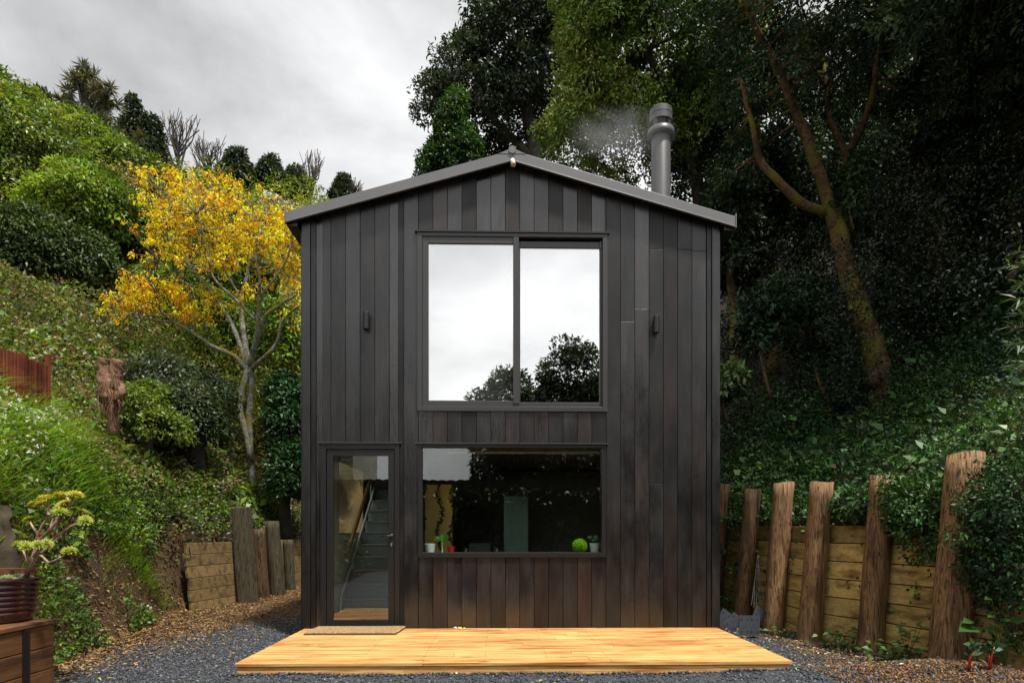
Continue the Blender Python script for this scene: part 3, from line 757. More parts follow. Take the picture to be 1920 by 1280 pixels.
# lights on the wall
for k, (px, py, lab) in enumerate(((687, 602, 'black cylindrical wall light on the boards above the glazed door'), (1230, 609, 'black cylindrical wall light on the boards right of the upper window'))):
    c = FP(px, py, -0.06); t_ = thing('wall_light', lab, 'wall light', (c[0], -0.022, c[2]), 'pair of outdoor wall lights')
    s = MB(); s.tube([(c[0], -0.075, c[2]-0.10), (c[0], -0.075, c[2]+0.10)], 0.036, 20); s.build('tube', [M['alub']], t_, bevel=0.003)
    s = MB(); s.box(c[0]-0.03, c[0]+0.03, -0.045, -0.0225, c[2]-0.07, c[2]+0.07); s.build('bracket', [M['alub']], t_, bevel=0.003)
c = FP(961, 305, -0.12)
t_ = thing('spotlight', 'small white tubular spotlight under the gable peak', 'spotlight', (c[0], -0.03, c[2]))
s = MB(); s.tube([(c[0]-0.01, -0.03, c[2]+0.02), (c[0], -0.13, c[2]+0.02), (c[0]+0.01, -0.21, c[2]-0.075)], [0.018, 0.026, 0.027], 16); s.build('body', [M['lamp_white']], t_, smooth=True)
s = MB(); s.tube([(c[0]+0.01, -0.209, c[2]-0.074), (c[0]+0.012, -0.219, c[2]-0.086)], 0.022, 16); s.build('lens', [M['brass']], t_)

# ------------------------------------------------------------------ deck, mat
dk = thing('deck', 'low fresh orange pine deck in front of the black cabin', 'deck', (0, -1, 0))
m = MB(); y = -0.03; k = 0
X0, X1 = -2.475, 2.47
while y > -1.93:
    y1 = max(y-0.138, -1.945)
    cuts = [X0, X0+rng.uniform(1.5, 3.6), X1]
    for a, b in zip(cuts[:-1], cuts[1:]):
        m.box(a+0.0015, b-0.0015, y1+0.0035, y-0.0035, ZG-0.032, ZG+rng.uniform(-0.0015, 0.0015), 0, (rng.uniform(0.8, 1.08), 0, rng.random()))
    y = y1; k += 1
m.build('deck_boards', [M['deck']], dk, bevel=0.003)
m = MB()
for q_ in np.linspace(X0+0.5, X1-0.5, 8):
    for k_ in range(14):
        for o_ in (0.035, 0.105):
            yy_ = -0.03-k_*0.138-o_
            if yy_ > -1.93: m.lathe((q_+rng.uniform(-.006, .006), yy_, ZG+0.0005), [(0.0045, -0.004), (0.0045, 0.0018), (0.0005, 0.001)], 6)
sd_ = m.build('screw_heads', [M['screw']], dk); sd_['kind'] = 'stuff'
m = MB()
m.box(X0+0.02, X1-0.02, -1.93, -1.895, -0.05, ZG-0.037, 0, (1.0, 0, 0.3))
m.box(X0+0.02, X0+0.055, -1.89, -0.03, -0.05, ZG-0.037, 0, (0.95, 0, 0.6)); m.box(X1-0.055, X1-0.02, -1.89, -0.03, -0.05, ZG-0.037, 0, (0.95, 0, 0.8))
m.build('fascia', [M['deck']], dk)
m = MB()
for q in np.linspace(X0+0.5, X1-0.5, 8): m.box(q-0.022, q+0.022, -1.885, -0.04, 0.0, ZG-0.036)
m.build('joists', [M['deck']], dk)
mat = thing('doormat', 'rectangular brown coir doormat at the glazed door', 'doormat', (-1.8, -0.25, ZG))
c4 = [(-2.33, -0.50), (-1.31, -0.50), (-1.27, -0.055), (-2.29, -0.055)]
m = MB(); m.hexa([(x, y, ZG+0.002) for x, y in c4]+[(x, y, ZG+0.022) for x, y in c4]); m.build('backing', [M['coir_edge']], mat)
nf = 26000
u = rng.random((nf, 1)); v = rng.random((nf, 1))
c4n = np.array(c4)
pt = (1-u)*(1-v)*c4n[0]+u*(1-v)*c4n[1]+u*v*c4n[2]+(1-u)*v*c4n[3]
p3 = np.concatenate([pt, np.full((nf, 1), ZG+0.020)], 1)
lv = Leaves(); lv.add(p3, norm(0.4*rdir(nf)+np.array([0, 0, 1.0])), rdir(nf), 0.018, 0.006, (0.8, 0.58, 0.34), 0.2)
lv.build('pile', M['dry'], mat)

# ------------------------------------------------------------------ things on the window sill
zs_ = FZ(1035.5)+0.002
def pot_on_sill(name, px, w_px, h_px, mat_, label, y=0.17):
    x = FP(px, 1030, y)[0]; r = w_px*p_/2*1.02
    t_ = thing(name, label, 'plant pot', (x, y, zs_), )
    m = MB(); m.lathe((x, y, zs_), [(0.0, 0.0), (r*0.78, 0.0), (r, h_px*p_), (r*0.9, h_px*p_), (r*0.85, h_px*p_-0.015), (0, h_px*p_-0.015)], 24)
    m.build('pot', [mat_], t_, smooth=False)
    return t_, x, y, zs_+h_px*p_
t_, x, y, z = pot_on_sill('pot', 806, 22, 16, M['pot_white'], 'white ceramic pot at the left end of the lower window sill')
t_, x, y, z = pot_on_sill('pot', 845, 14, 11, M['pot_red'], 'small red pot on the lower window sill')
def leafy(name, label, cx, cy, cz, r, n, L, W, col, parentless=True, h=0.1):
    t_ = thing(name, label, 'plant', (cx, cy, cz))
    lv = Leaves(); d = rdir(n); d[:, 2] = np.abs(d[:, 2])
    p = np.array([cx, cy, cz+h])+d*r*rng.random((n, 1))
    lv.add(p, d, rdir(n)+np.array([0, 0, 1]), L, W, col, 0.2)
    lv.build('leaves', M['leaf'], t_)
    m = MB()
    for k in range(3): m.tube([(cx+0.005*k, cy, cz-0.02), (cx+random.uniform(-.3, .3)*r, cy+random.uniform(-.3, .3)*r, cz+h)], 0.003, 5)
    m.build('stem', [M['leaf']], t_)
    return t_
x = FP(829, 1010, 0.17)[0]
leafy('potted_plant', 'green broad-leaved plant between the white and the red pot on the sill', x, 0.17, zs_+0.01, 0.06, 26, 0.07, 0.045, (0.1, 0.28, 0.06), h=0.11)
x = FP(1087, 1025, 0.17)[0]
t_ = thing('topiary_ball', 'bright lime green grass ball on the window sill', 'ornament', (x, 0.17, zs_))
lv = Leaves(); d = rdir(2600); d = d[d[:, 2] > -0.72]
lv.add(np.array([x, 0.17, zs_+0.072])+d*0.078, norm(d+0.5*rdir(len(d))), rdir(len(d)), 0.02, 0.007, (0.4, 0.62, 0.04), 0.25)
lv.build('tufts', M['leaf'], t_)
m = MB(); m.lathe((x, 0.17, zs_+0.072), [(0.001, -0.072), (0.05, -0.055), (0.072, -0.02), (0.076, 0.01), (0.06, 0.045), (0.03, 0.068), (0.001, 0.074)], 18, 0, (0.25, 0.4, 0.03)); m.build('core', [M['leaf']], t_)
t_, x, y, z = pot_on_sill('pot', 1115, 20, 17, M['pot_white'], 'white ceramic pot at the right end of the lower window sill')
def rosette(lv, c, ax, R_, n, col, rings=3, wr=0.45, tip=None):
    ax = norm(np.array(ax, float)); a = norm(np.cross(ax, [0.3, 0.9, 0.1])); b = np.cross(ax, a)
    for k in range(rings):
        f = (k+1)/rings; nn = max(5, int(n*f))
        th = rng.random(nn)*0.3+np.arange(nn)*2*PI/nn+k
        rad = np.cos(th)[:, None]*a+np.sin(th)[:, None]*b
        axis = norm(rad*f+ax*(1.15-f)*0.9)
        lv.add(np.array(c)+rad*R_*0.05, axis, ax+0.2*rad, R_*(0.5+0.5*f), R_*wr*(0.6+0.4*f), np.array(col)*(1.15-0.25*f), 0.15, 0.15)
t2 = thing('succulent', 'pale green succulent with three heads growing in the right white pot', 'plant', (x, y, z-0.02))
lv = Leaves()
heads = [(x-0.06, y, z+0.07), (x+0.015, y, z+0.075), (x-0.01, y-0.03, z+0.045), (x+0.03, y, z+0.05)]
for h_ in heads: rosette(lv, h_, (random.uniform(-.4, .4), -0.5, 0.8), 0.035, 8, (0.3, 0.42, 0.3))
lv.build('rosettes', M['leaf'], t2)
m = MB()
for h_ in heads: m.tube([(x, y, z-0.02), h_], 0.004, 6, 0, (0.2, 0.3, 0.15))
m.build('stem', [M['leaf']], t2)
# trailing vines against the ochre door
for px, lab in ((826, 'dark trailing vine in front of the ochre inner door'), (851, 'dark trailing vine at the right edge of the ochre inner door'), (793, 'dark trailing vine at the left jamb of the lower window')):
    a = FP(px, 905, 0.7); b = FP(px-4, 1030, 0.7)
    t_ = thing('hanging_vine', lab, 'plant', tuple(a), 'trailing vines inside the lower window')
    n_ = 34; tt = np.linspace(0, 1, n_)
    pts = a+(b-a)*tt[:, None]; pts[:, 0] += 0.035*np.sin(tt*11+px)
    m = MB(); m.tube(pts, 0.006, 5, 0, (0.02, 0.035, 0.015)); m.build('stem', [M['leaf']], t_)
    lv = Leaves(); q = np.repeat(pts, 3, 0); d = rdir(len(q)); d[:, 1] *= 0.3
    lv.add(q, norm(d), rdir(len(q)), 0.05, 0.026, (0.02, 0.04, 0.015), 0.3); lv.build('leaves', M['leaf'], t_)

# ------------------------------------------------------------------ retaining walls
def round_post(m, base, top, r0, r1, n=18, col=(1, 0, 0.5), mat=0):
    base = np.array(base, float); top = np.array(top, float)
    k = 12; pts = [base+(top-base)*i/(k-1) for i in range(k)]
    fr = [1+0.02*math.sin(i*1.3+base[0]*7)+random.uniform(-0.02, 0.02) for i in range(k)]
    vs = []; ph = random.uniform(0, 6)
    for i in range(k):
        for j in range(n):
            th = 2*PI*j/n; rr = (r0+(r1-r0)*i/(k-1))*fr[i]*(1+0.035*math.sin(3*th+ph)+0.03*math.sin(5*th-ph)+random.uniform(-0.012, 0.012))
            vs.append(pts[i]+np.array([rr*math.cos(th), rr*math.sin(th), 0.012*math.sin(2*th+ph) if i == k-1 else 0]))
    fs = [(i*n+j, i*n+(j+1) % n, (i+1)*n+(j+1) % n, (i+1)*n+j) for i in range(k-1) for j in range(n)]
    fs.append(tuple((k-1)*n+j for j in range(n)))
    m.add(vs, fs, mat, col)
rw = thing('retaining_wall', 'retaining wall of yellow pine sleepers between tall leaning round posts right of the cabin', 'retaining wall', (3.6, 0, 0))
PR = [(1338, 1150, 1357, 907, 10.4, 26), (1390, 1168, 1412, 917, 9.0, 32), (1447, 1196, 1470, 905, 8.0, 39), (1514, 1222, 1541, 904, 7.15, 43), (1628, 1228, 1655, 891, 6.5, 46), (1775, 1252, 1812, 850, 5.65, 66)]
pbase = []
for i, (bx_, by, tx, ty, d, wpx) in enumerate(PR):
    b = P(bx_, by+14, d); t = P(tx, ty, d+0.12); r = wpx*d/FPX/2
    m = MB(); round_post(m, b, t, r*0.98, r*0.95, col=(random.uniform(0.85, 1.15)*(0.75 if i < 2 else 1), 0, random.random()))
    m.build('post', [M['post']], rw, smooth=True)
    pbase.append((b, t, r))
def wall_line(zc, lean=0.0): pass
bp = [(b, t) for b, t, r in pbase]
bp.append((P(1960, 1300, 4.95), P(2000, 800, 5.0)))
for i in range(len(bp)-1):
    (b0, t0), (b1, t1) = bp[i], bp[i+1]
    m = MB(); nb = 7
    off = np.array([0.13, 0.03, 0])
    zb0 = -0.06; hh = 0.208
    for k in range(nb):
        def at(b, t, z): return b+(t-b)*((z-b[2])/(t[2]-b[2]))
        lo, hi = zb0+k*hh+0.005, zb0+(k+1)*hh-0.005
        if i == len(bp)-2 and k > 4: continue
        vs = []
        for z in (lo, hi):
            a = at(b0, t0, z)+off; c = at(b1, t1, z)+off; a[2] = z; c[2] = z
            dd = norm(c-a); a = a-dd*0.0; c = c-dd*0.008
            th = np.array([0.05, 0.0, 0])
            vs += [a, c, c+th, a+th]
        j_ = random.uniform(-0.006, 0.006)
        vs = [v_+np.array([j_, 0, 0]) for v_ in vs]
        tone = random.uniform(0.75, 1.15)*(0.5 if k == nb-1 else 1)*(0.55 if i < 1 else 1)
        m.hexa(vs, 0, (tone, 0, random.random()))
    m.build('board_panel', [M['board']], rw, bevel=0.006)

lwl = thing('retaining_wall', 'low weathered sleeper wall with short dark posts left of the cabin', 'retaining wall', (-5.2, 3, 0))
def L_at(px, d): return P(px, 995, d)[:2]
nodes = [(360, 9.75), (452, 11.0), (484, 12.0), (514, 12.6), (545, 13.6), (600, 15.5)]
for i in range(len(nodes)-1):
    (pa, da), (pb, db) = nodes[i], nodes[i+1]
    a = L_at(pa, da); b = L_at(pb, db)
    m = MB()
    for k in range(6):
        lo, hi = 0.0+k*0.19+0.004, 0.0+(k+1)*0.19-0.004
        j = (random.uniform(-0.03, 0.03) if i == 0 else random.uniform(-0.01, 0.01))
        dd = norm(b-a); n2 = np.array([dd[1], -dd[0]])
        st_ = a-dd*j if i == 0 else a
        tilt = 0.03*k
        o = -n2*0.04*0
        q = []
        for z, tl in ((lo, 0.018*k), (hi, 0.018*(k+1))):
            for base_, dz in ((st_, 0), (b, 0)):
                pass
            A_ = st_-np.array([tl, 0]); B_ = b-dd*0.006-np.array([tl, 0])
            q += [(*A_, z), (*B_, z), (*(B_-n2*0.05), z), (*(A_-n2*0.05), z)]
        m.hexa(q, 0, (random.uniform(0.45, 1.0), 0, random.random()))
    m.build('board_panel', [M['oldboard']], lwl, bevel=0.006)
m = MB(); a = P(443, 1150, 10.75); t = P(443, 949, 10.75); b2 = P(470, 1146, 10.75)
# tall squared post
bl, brr = P(447, 1150, 10.75), P(476, 1150, 10.75); tl, trr = P(431, 951, 10.9), P(460, 949, 10.9)
dy = np.array([0.05, 0.16, 0])
m.hexa([bl, brr, brr+dy, bl+dy, tl, trr, trr+dy, tl+dy], 0, (1.3, 0, 0.4)); m.build('post', [M['oldpost']], lwl, bevel=0.02)
for bx_, by, tx, ty, d, wpx in ((493, 1128, 484, 992, 11.7, 25), (522, 1122, 509, 977, 12.2, 27), (546, 1112, 541, 1012, 13.3, 19)):
    b = P(bx_, by+8, d); t = P(tx, ty, d+0.1); m = MB(); round_post(m, b, t, wpx*d/FPX/2, wpx*d/FPX/2*0.95, col=(1.3 if d != 11.7 else 0.38, 0, random.random())); m.build('post', [M['oldpost'] if d != 11.7 else M['post']], lwl, smooth=True)

# ------------------------------------------------------------------ planter box, glazed pot, aeonium
pl = thing('planter_box', 'brown timber planter box with black steel angle at the lower left', 'planter box', (-4.2, -3, 0))
m = MB()
xa, xb, ya, yb = -4.62, -3.90, -4.4, -2.13
for k in range(3):
    m.box(xb-0.045, xb, ya, yb, 0.0+k*0.185+0.003, (k+1)*0.185-0.003, 0, (random.uniform(0.8, 1.1), 0, random.random()))
    m.box(xa, xb-0.047, yb-0.045, yb, 0.0+k*0.185+0.003, (k+1)*0.185-0.003, 0, (random.uniform(0.8, 1.1), 0, random.random()))
m.build('side_boards', [M['planter']], pl, bevel=0.005)
m = MB()
for k in range(5): m.box(xa+k*0.148, xa+(k+1)*0.148-0.006, ya-0.01, yb+0.015, 0.556, 0.592, 0, (random.uniform(1.1, 1.5), 0, random.random()))
m.build('top_boards', [M['planter']], pl, bevel=0.005)
m = MB(); yy = P(50, 1200, 4.85)[1]; m.box(xb+0.001, xb+0.012, yy-0.035, yy+0.035, 0.0, 0.553); m.box(xb+0.012, xb+0.05, yy-0.035, yy-0.025, 0.0, 0.553); m.build('steel_angle', [M['alub']], pl)
pc = np.array([-4.26, P(15, 1100, 5.0)[1], 0.594])
pt_ = thing('glazed_pot', 'large dark red glazed ribbed pot on the timber planter box', 'plant pot', tuple(pc))
prof = [(0.0, 0.0), (0.235, 0.0), (0.25, 0.02), (0.255, 0.045)]
z = 0.05
for k in range(6):
    r_ = 0.262+0.0055*k
    prof += [(r_-0.006, z), (r_+0.004, z+0.012), (r_+0.007, z+0.022), (r_+0.004, z+0.032), (r_-0.006, z+0.042)]
    z += 0.043
prof += [(0.295, z+0.01), (0.308, z+0.02), (0.308, z+0.045), (0.295, z+0.05), (0.28, z+0.03), (0.275, z-0.02), (0, z-0.02)]
HP = z+0.0
m = MB(); m.lathe(pc, prof, 48); m.build('pot', [M['glaze']], pt_, smooth=True)
m = MB(); m.lathe(pc, [(0.27, HP-0.015), (0.1, HP+0.01), (0.001, HP+0.012)], 24, 0, (0.05, 0.03, 0.02)); m.build('soil', [M['chip']], pt_)
proto = None
spots = []
for k in range(60):
    a_ = rng.random()*2*PI; r_ = 0.25*math.sqrt(rng.random())
    q = (pc[0]+r_*math.cos(a_), pc[1]+r_*math.sin(a_))
    if all((q[0]-s_[0])**2+(q[1]-s_[1])**2 > 0.072**2 for s_ in spots): spots.append(q)
for q in spots:
    if proto is None:
        lv = Leaves(); rosette(lv, (0, 0, 0), (0, 0, 1), 0.058, 14, (0.42, 0.47, 0.36), 4, 0.42)
        proto = lv.build('succulent', M['leaf']); o = proto
    else:
        o = proto.copy(); COL.objects.link(o)
    o.location = (q[0], q[1], pc[2]+HP+0.035+random.uniform(-0.005, 0.015)); o.rotation_euler = (random.uniform(-.3, .3), random.uniform(-.3, .3), random.uniform(0, 6)); o.scale = [random.uniform(0.85, 1.2)]*3
    tag(o, 'pale grey-green succulent rosette packed round the rim of the dark red pot', 'succulent', 'small succulents carpeting the glazed pot')
ae = thing('aeonium', 'branching tree aeonium with yellow-green rosettes growing from the glazed pot', 'plant', (pc[0], pc[1], pc[2]+HP))
dA = 5.0
base_px = (48, 1085)
br_ = [  # each: list of pixels from the base, depth offset, rosette radius px
    ([(48, 1085), (62, 1045), (75, 1010), (92, 995), (108, 975), (125, 945)], 0.0),
    ([(62, 1045), (68, 1010), (78, 985), (92, 965), (90, 935)], 0.05),
    ([(62, 1045), (85, 1022), (112, 1000), (135, 985), (160, 975)], -0.08),
    ([(62, 1050), (90, 1025), (118, 998), (130, 978), (140, 958)], 0.1),
    ([(75, 1040), (92, 1055), (108, 1048), (130, 1035)], -0.15),
    ([(53, 1062), (50, 1045), (43, 1032), (36, 1022)], 0.02),
    ([(53, 1062), (52, 1048), (48, 1030), (48, 1024)], -0.1),
    ([(72, 1015), (70, 1000), (60, 985), (55, 975)], 0.1),
    ([(78, 1000), (92, 1000), (100, 970), (112, 955)], 0.08),
    ([(108, 975), (118, 962), (132, 945), (138, 930)], -0.02),
    ([(125, 945), (128, 935), (122, 930)], 0.1),
    ([(100, 1010), (105, 990), (116, 970), (112, 962)], -0.12),
    ([(62, 1045), (80, 1020), (88, 1015), (87, 1022)], -0.2),
    ([(92, 965), (84, 952), (78, 946)], 0.12),
    ([(135, 985), (150, 972), (152, 962)], 0.02),
]
m = MB(); lv = Leaves()
for pts, dz in br_:
    n_ = len(pts); q = [P(x_, y_, dA+dz*i/(n_-1)) for i, (x_, y_) in enumerate(pts)]
    r0 = 0.019 if pts[0] == (48, 1085) else 0.011
    m.tube(q, [r0*(1-0.45*i/(n_-1)) for i in range(n_)], 8, 0, (1, 1, 1), wob=0.08)
    tip = q[-1]; ax = norm(q[-1]-q[-2])*0.5+np.array([0, -0.35, 0.9])
    for k in range(2):
        o = rdir(1)[0]*0.055*k; o[2] = -abs(o[2])*0.4
        rosette(lv, tip+o+np.array([0, 0, 0.01]), ax+0.3*rdir(1)[0], random.uniform(0.05, 0.07), 16, (0.34, 0.38, 0.06) if pts[-1][1] > 950 else (0.5, 0.45, 0.07), 4, 0.4)
m.build('stems', [M['aeonium_stem']], ae, smooth=True); lv.build('rosettes', M['leaf'], ae)
# concrete block and beam behind the pot
m = MB(); cb = P(15, 1010, 5.9)
n1, n2_ = 10, 12; a = P(-80, 1088, 5.38); b = P(44, 1088, 5.45)
grid = []
for j in range(n2_):
    for i in range(n1):
        f = i/(n1-1); h_ = j/(n2_-1)
        p = a+(b-a)*f+np.array([-0.22*h_, 0.12*h_, 0.72*h_*(1-0.25*max(0, f-0.6))])+rdir(1)[0]*0.022
        grid.append(p)
m.add(grid, [(j*n1+i, j*n1+i+1, (j+1)*n1+i+1, (j+1)*n1+i) for j in range(n2_-1) for i in range(n1-1)])
back = [p+np.array([-0.25, 0.3, 0]) for p in grid]
m.add(back, [(j*n1+i, (j+1)*n1+i, (j+1)*n1+i+1, j*n1+i+1) for j in range(n2_-1) for i in range(n1-1)])
edge = [grid[j*n1+n1-1] for j in range(n2_)]+[back[j*n1+n1-1] for j in range(n2_)]
m.add(edge, [(j, j+n2_, j+1+n2_, j+1) for j in range(n2_-1)])
edge = [grid[(n2_-1)*n1+i] for i in range(n1)]+[back[(n2_-1)*n1+i] for i in range(n1)]
m.add(edge, [(j, j+1, j+1+n1, j+n1) for j in range(n1-1)])
o = m.build('concrete_block', [M['concrete']], smooth=True); tag(o, 'rough weathered concrete block in the bank behind the glazed pot', 'concrete block')
m = MB(); a = P(-60, 1076, 5.25); b = P(58, 1074, 5.25); m.hexa([a-(0, 0, .045), b-(0, 0, .045), b+(0, .06, -.045), a+(0, .06, -.045), a+(0, 0, .045), b+(0, 0, .045), b+(0, .06, .045), a+(0, .06, .045)])
o = m.build('timber_beam', [M['planter']], bevel=0.004); tag(o, 'dark brown horizontal beam behind the glazed pot', 'beam')

# ------------------------------------------------------------------ rusty fence, stump
rf_ = thing('rusty_fence', 'rusty red corrugated iron fence on top of the left bank', 'fence', tuple(P(40, 735, 8.0)))
def sheet(pa, pb, zlo_px, zhi_px0, zhi_px1, d0, d1, name):
    m = MB(); n_ = 36; vs = []
    for i in range(n_):
        f = i/(n_-1); px = pa+(pb-pa)*f; d = d0+(d1-d0)*f
        dd = d+0.02*math.sin(f*n_*1.3)
        top = zhi_px0+(zhi_px1-zhi_px0)*f
        vs += [P(px, zlo_px, dd), P(px, top, dd)]
    m.add(vs, [(2*i, 2*i+2, 2*i+3, 2*i+1) for i in range(n_-1)])
    o = m.build(name, [M['rust']], rf_)
    so2 = o.modifiers.new('t', 'SOLIDIFY'); so2.thickness = 0.008
sheet(-60, 44, 750, 640, 664, 7.5, 7.8, 'iron_sheet'); sheet(44, 90, 760, 668, 686, 7.85, 8.2, 'iron_sheet')
m = MB()
for px in (44, 90): m.obox(P(px, 712, 8.0 if px < 60 else 8.25), (0.022, 0, 0), (0, 0.022, 0), (0, 0, 0.34))
m.build('post', [M['rust']], rf_)
sp = thing('tree_stump', 'dead forked tree stump with torn brown bark on the left bank', 'tree stump', tuple(P(208, 792, 9.6)))
def gnarly(m, pts, rad, d):
    q = [P(x_, y_, d+dz) for x_, y_, dz in pts]
    # resample
    Q = []; RR = []
    for i in range(len(q)-1):
        for s_ in range(5):
            f = s_/5; Q.append(q[i]*(1-f)+q[i+1]*f); RR.append(rad[i]*(1-f)+rad[i+1]*f)
    Q.append(q[-1]); RR.append(rad[-1])
    m.tube(Q, RR, 16, wob=0.2)
m = MB()
gnarly(m, [(212, 815, 0), (212, 775, 0), (208, 745, 0), (205, 715, 0)], [0.075, 0.085, 0.17, 0.15], 9.6)
gnarly(m, [(204, 735, 0), (197, 705, 0), (194, 685, 0), (196, 672, 0)], [0.14, 0.10, 0.085, 0.08], 9.6)
gnarly(m, [(212, 735, 0), (215, 710, 0.05), (219, 690, 0.05), (222, 675, 0.05)], [0.15, 0.11, 0.10, 0.095], 9.6)
gnarly(m, [(222, 745, -0.05), (228, 735, -0.08), (229, 720, -0.05)], [0.07, 0.06, 0.03], 9.55)
m.build('trunk', [M['stump']], sp, smooth=True)
m = MB()
for k in range(60):
    a = P(random.uniform(190, 228), random.uniform(690, 750), 9.42+random.uniform(0, 0.1)); b = a+np.array([random.uniform(-.12, .1), random.uniform(-.05, .02), -random.uniform(.1, .45)])
    m.tube([a, (a+b)/2+rdir(1)[0]*0.03, b], 0.005, 4)
m.build('dead_roots', [M['stump']], sp)

# ------------------------------------------------------------------ metal plates, wires, small debris
def plate(px, py, d, w_, h_, rz, lean, lab, bend=True):
    c = P(px, py, d); t_ = thing('steel_bracket', lab, 'bracket', (c[0], c[1], c[2]-h_/2), 'galvanised brackets left beside the deck')
    Mx = Matrix.Rotation(rz, 3, 'Z') @ Matrix.Rotation(lean, 3, 'Y')
    ex, ey, ez = [np.array(Mx @ Vector(v)) for v in ((1, 0, 0), (0, 1, 0), (0, 0, 1))]
    m = MB(); m.obox(c, ex*w_/2, ey*0.003, ez*h_/2)
    if bend: m.obox(c+ex*w_/2+ey*0.05, ex*0.003, ey*0.05, ez*h_/2)
    m.build('plate', [M['galv']], t_)
    for sx in (-0.3, 0.3):
        for sz in (-0.3, 0.3):
            m = MB(); q = c+ex*w_*sx+ez*h_*sz-ey*0.004; m.tube([q, q-ey*0.002], 0.007, 8); m.build('bolt_hole', [M['void']], t_)
plate(1357, 1160, 7.5, 0.16, 0.22, 0.25, 0.55, 'tilted grey steel bracket against the cabin corner')
plate(1375, 1166, 7.35, 0.15, 0.2, -0.1, 0.7, 'tilted grey steel bracket lying between the upright bracket and the cabin corner')
plate(1396, 1172, 7.3, 0.125, 0.24, 0.05, 0.0, 'left of the two upright grey steel brackets by the deck', False)
plate(1415, 1172, 7.3, 0.11, 0.24, -0.2, 0.02, 'right of the two upright grey steel brackets by the deck')
plate(1425, 1150, 7.7, 0.2, 0.13, 0.4, 0.5, 'grey steel bracket leaning behind the upright ones against the post')
t_ = thing('wire_bundle', 'thin pale wires hanging in a fan beside the second leaning post', 'wire', tuple(P(1421, 1040, 8.3)))
m = MB(); a = P(1421, 1040, 8.35)
for k in range(6):
    b = P(1409+4.6*k, 1142-4*abs(k-2), 8.1); m.tube([a+rdir(1)[0]*0.01, (a+b)/2+rdir(1)[0]*0.015, b], 0.0017, 5)
m.build('strands', [M['wire']], t_)

# ------------------------------------------------------------------ gravel, chips, leaf litter
def stones(n, fx, size, cols, name, mat_, flat=0.7, label=None):
    x, y = fx(n); n = len(x)
    z = H(x, y)
    base = np.array([(1, 0, 0), (-1, 0, 0), (0, 1, 0), (0, -1, 0), (0, 0, 1), (0, 0, -1)], float)
    tri = np.array([(0, 2, 4), (2, 1, 4), (1, 3, 4), (3, 0, 4), (2, 0, 5), (1, 2, 5), (3, 1, 5), (0, 3, 5)])
    s = size*rng.uniform(0.5, 1.4, (n, 1, 1))*(rng.uniform(0.6, 1.4, (n, 1, 3)))
    v = base[None]*s; v[..., 2] *= flat
    v += size*0.25*rng.normal(size=v.shape)
    a = rng.random(n)*2*PI; ca, sa = np.cos(a)[:, None], np.sin(a)[:, None]
    vx = v[..., 0]*ca-v[..., 1]*sa; vy = v[..., 0]*sa+v[..., 1]*ca
    tx = rng.uniform(-.6, .6, (n, 1)); vz = v[..., 2]+vx*tx
    V = np.stack([vx+x[:, None], vy+y[:, None], vz+z[:, None]+size*0.2], -1).reshape(-1, 3)
    F = (np.arange(n)[:, None, None]*6+tri[None]).reshape(-1, 3)
    c = np.array(cols)[rng.integers(0, len(cols), n)]*rng.uniform(0.5, 1.5, (n, 1))
    o = npmesh(name, V, F, np.repeat(c, 6, 0), mat_)
    o['kind'] = 'stuff'
    return o
def reg_gravel(n):
    x = rng.uniform(-5.2, 4.6, n); y = rng.uniform(-3.2, 3.5, n)
    near = rng.random(n) < np.clip(1.15-(y+2.6)*0.13, 0.2, 1)
    zz = y+7.37
    k = near & (x > toeL(zz)-0.05) & (x < toeR(zz)-0.15) & ~((np.abs(x) < 2.5) & (y > -1.93)) & ~((x > 2.9) & (rng.random(n) < 0.55)) & (rng.random(n) > np.clip((-x-3.2)/0.8+(zz-8.6)/1.8, 0, 0.8)*(x < 0))
    return x[k], y[k]
gcols = [(0.035, 0.04, 0.048), (0.055, 0.06, 0.07), (0.09, 0.095, 0.11), (0.13, 0.135, 0.145), (0.045, 0.045, 0.043), (0.03, 0.034, 0.04)]
stones(110000, reg_gravel, 0.0125, gcols, 'gravel', M['stone'])
def reg_soil(n):
    x = rng.normal(3.6, 0.75, n); y = rng.normal(-2.3, 0.45, n)
    k = (x > 2.62) & (x < 4.9) & (y > -3.3) & (y < -1.2)
    return x[k], y[k]
stones(26000, reg_soil, 0.010, [(0.22, 0.10, 0.035), (0.12, 0.06, 0.025), (0.05, 0.035, 0.025), (0.30, 0.16, 0.06), (0.05, 0.055, 0.06), (0.03, 0.02, 0.015)], 'soil_crumbs', M['chip'])
def scatter_flat(n, fx, L, W, cols, name, mat_, lift=0.012):
    x, y = fx(n); n = len(x)
    p = np.stack([x, y, H(x, y)+lift], 1)
    d = rdir(n); d[:, 2] *= 0.25
    c = np.array(cols)[rng.integers(0, len(cols), n)]
    lv = Leaves(); lv.add(p, norm(d), norm(0.5*rdir(n)+np.array([0, 0, 1.0])), L*rng.uniform(0.5, 1.5, n), W*rng.uniform(0.6, 1.4, n), c, 0.25, 0.1)
    o = lv.build(name, mat_); o['kind'] = 'stuff'; return o
def reg_mulch(n):
    z = rng.uniform(5.2, 14, n); x = toeL(z)+rng.exponential(0.55+0.0*z, n)*np.clip((z-4.6)/3.2, 0.25, 1.5)-0.05
    k = (x < -2.5)
    return x[k], z[k]-7.37
scatter_flat(21000, reg_mulch, 0.045, 0.016, [(0.24, 0.13, 0.05), (0.14, 0.07, 0.028), (0.36, 0.24, 0.10), (0.07, 0.035, 0.016), (0.28, 0.17, 0.05), (0.05, 0.04, 0.03)], 'bark_mulch', M['chip'])
def reg_bankface(n):
    z = rng.uniform(5.2, 10.4, n); x = toeL(z)-rng.random(n)*1.15
    return x, z-7.37
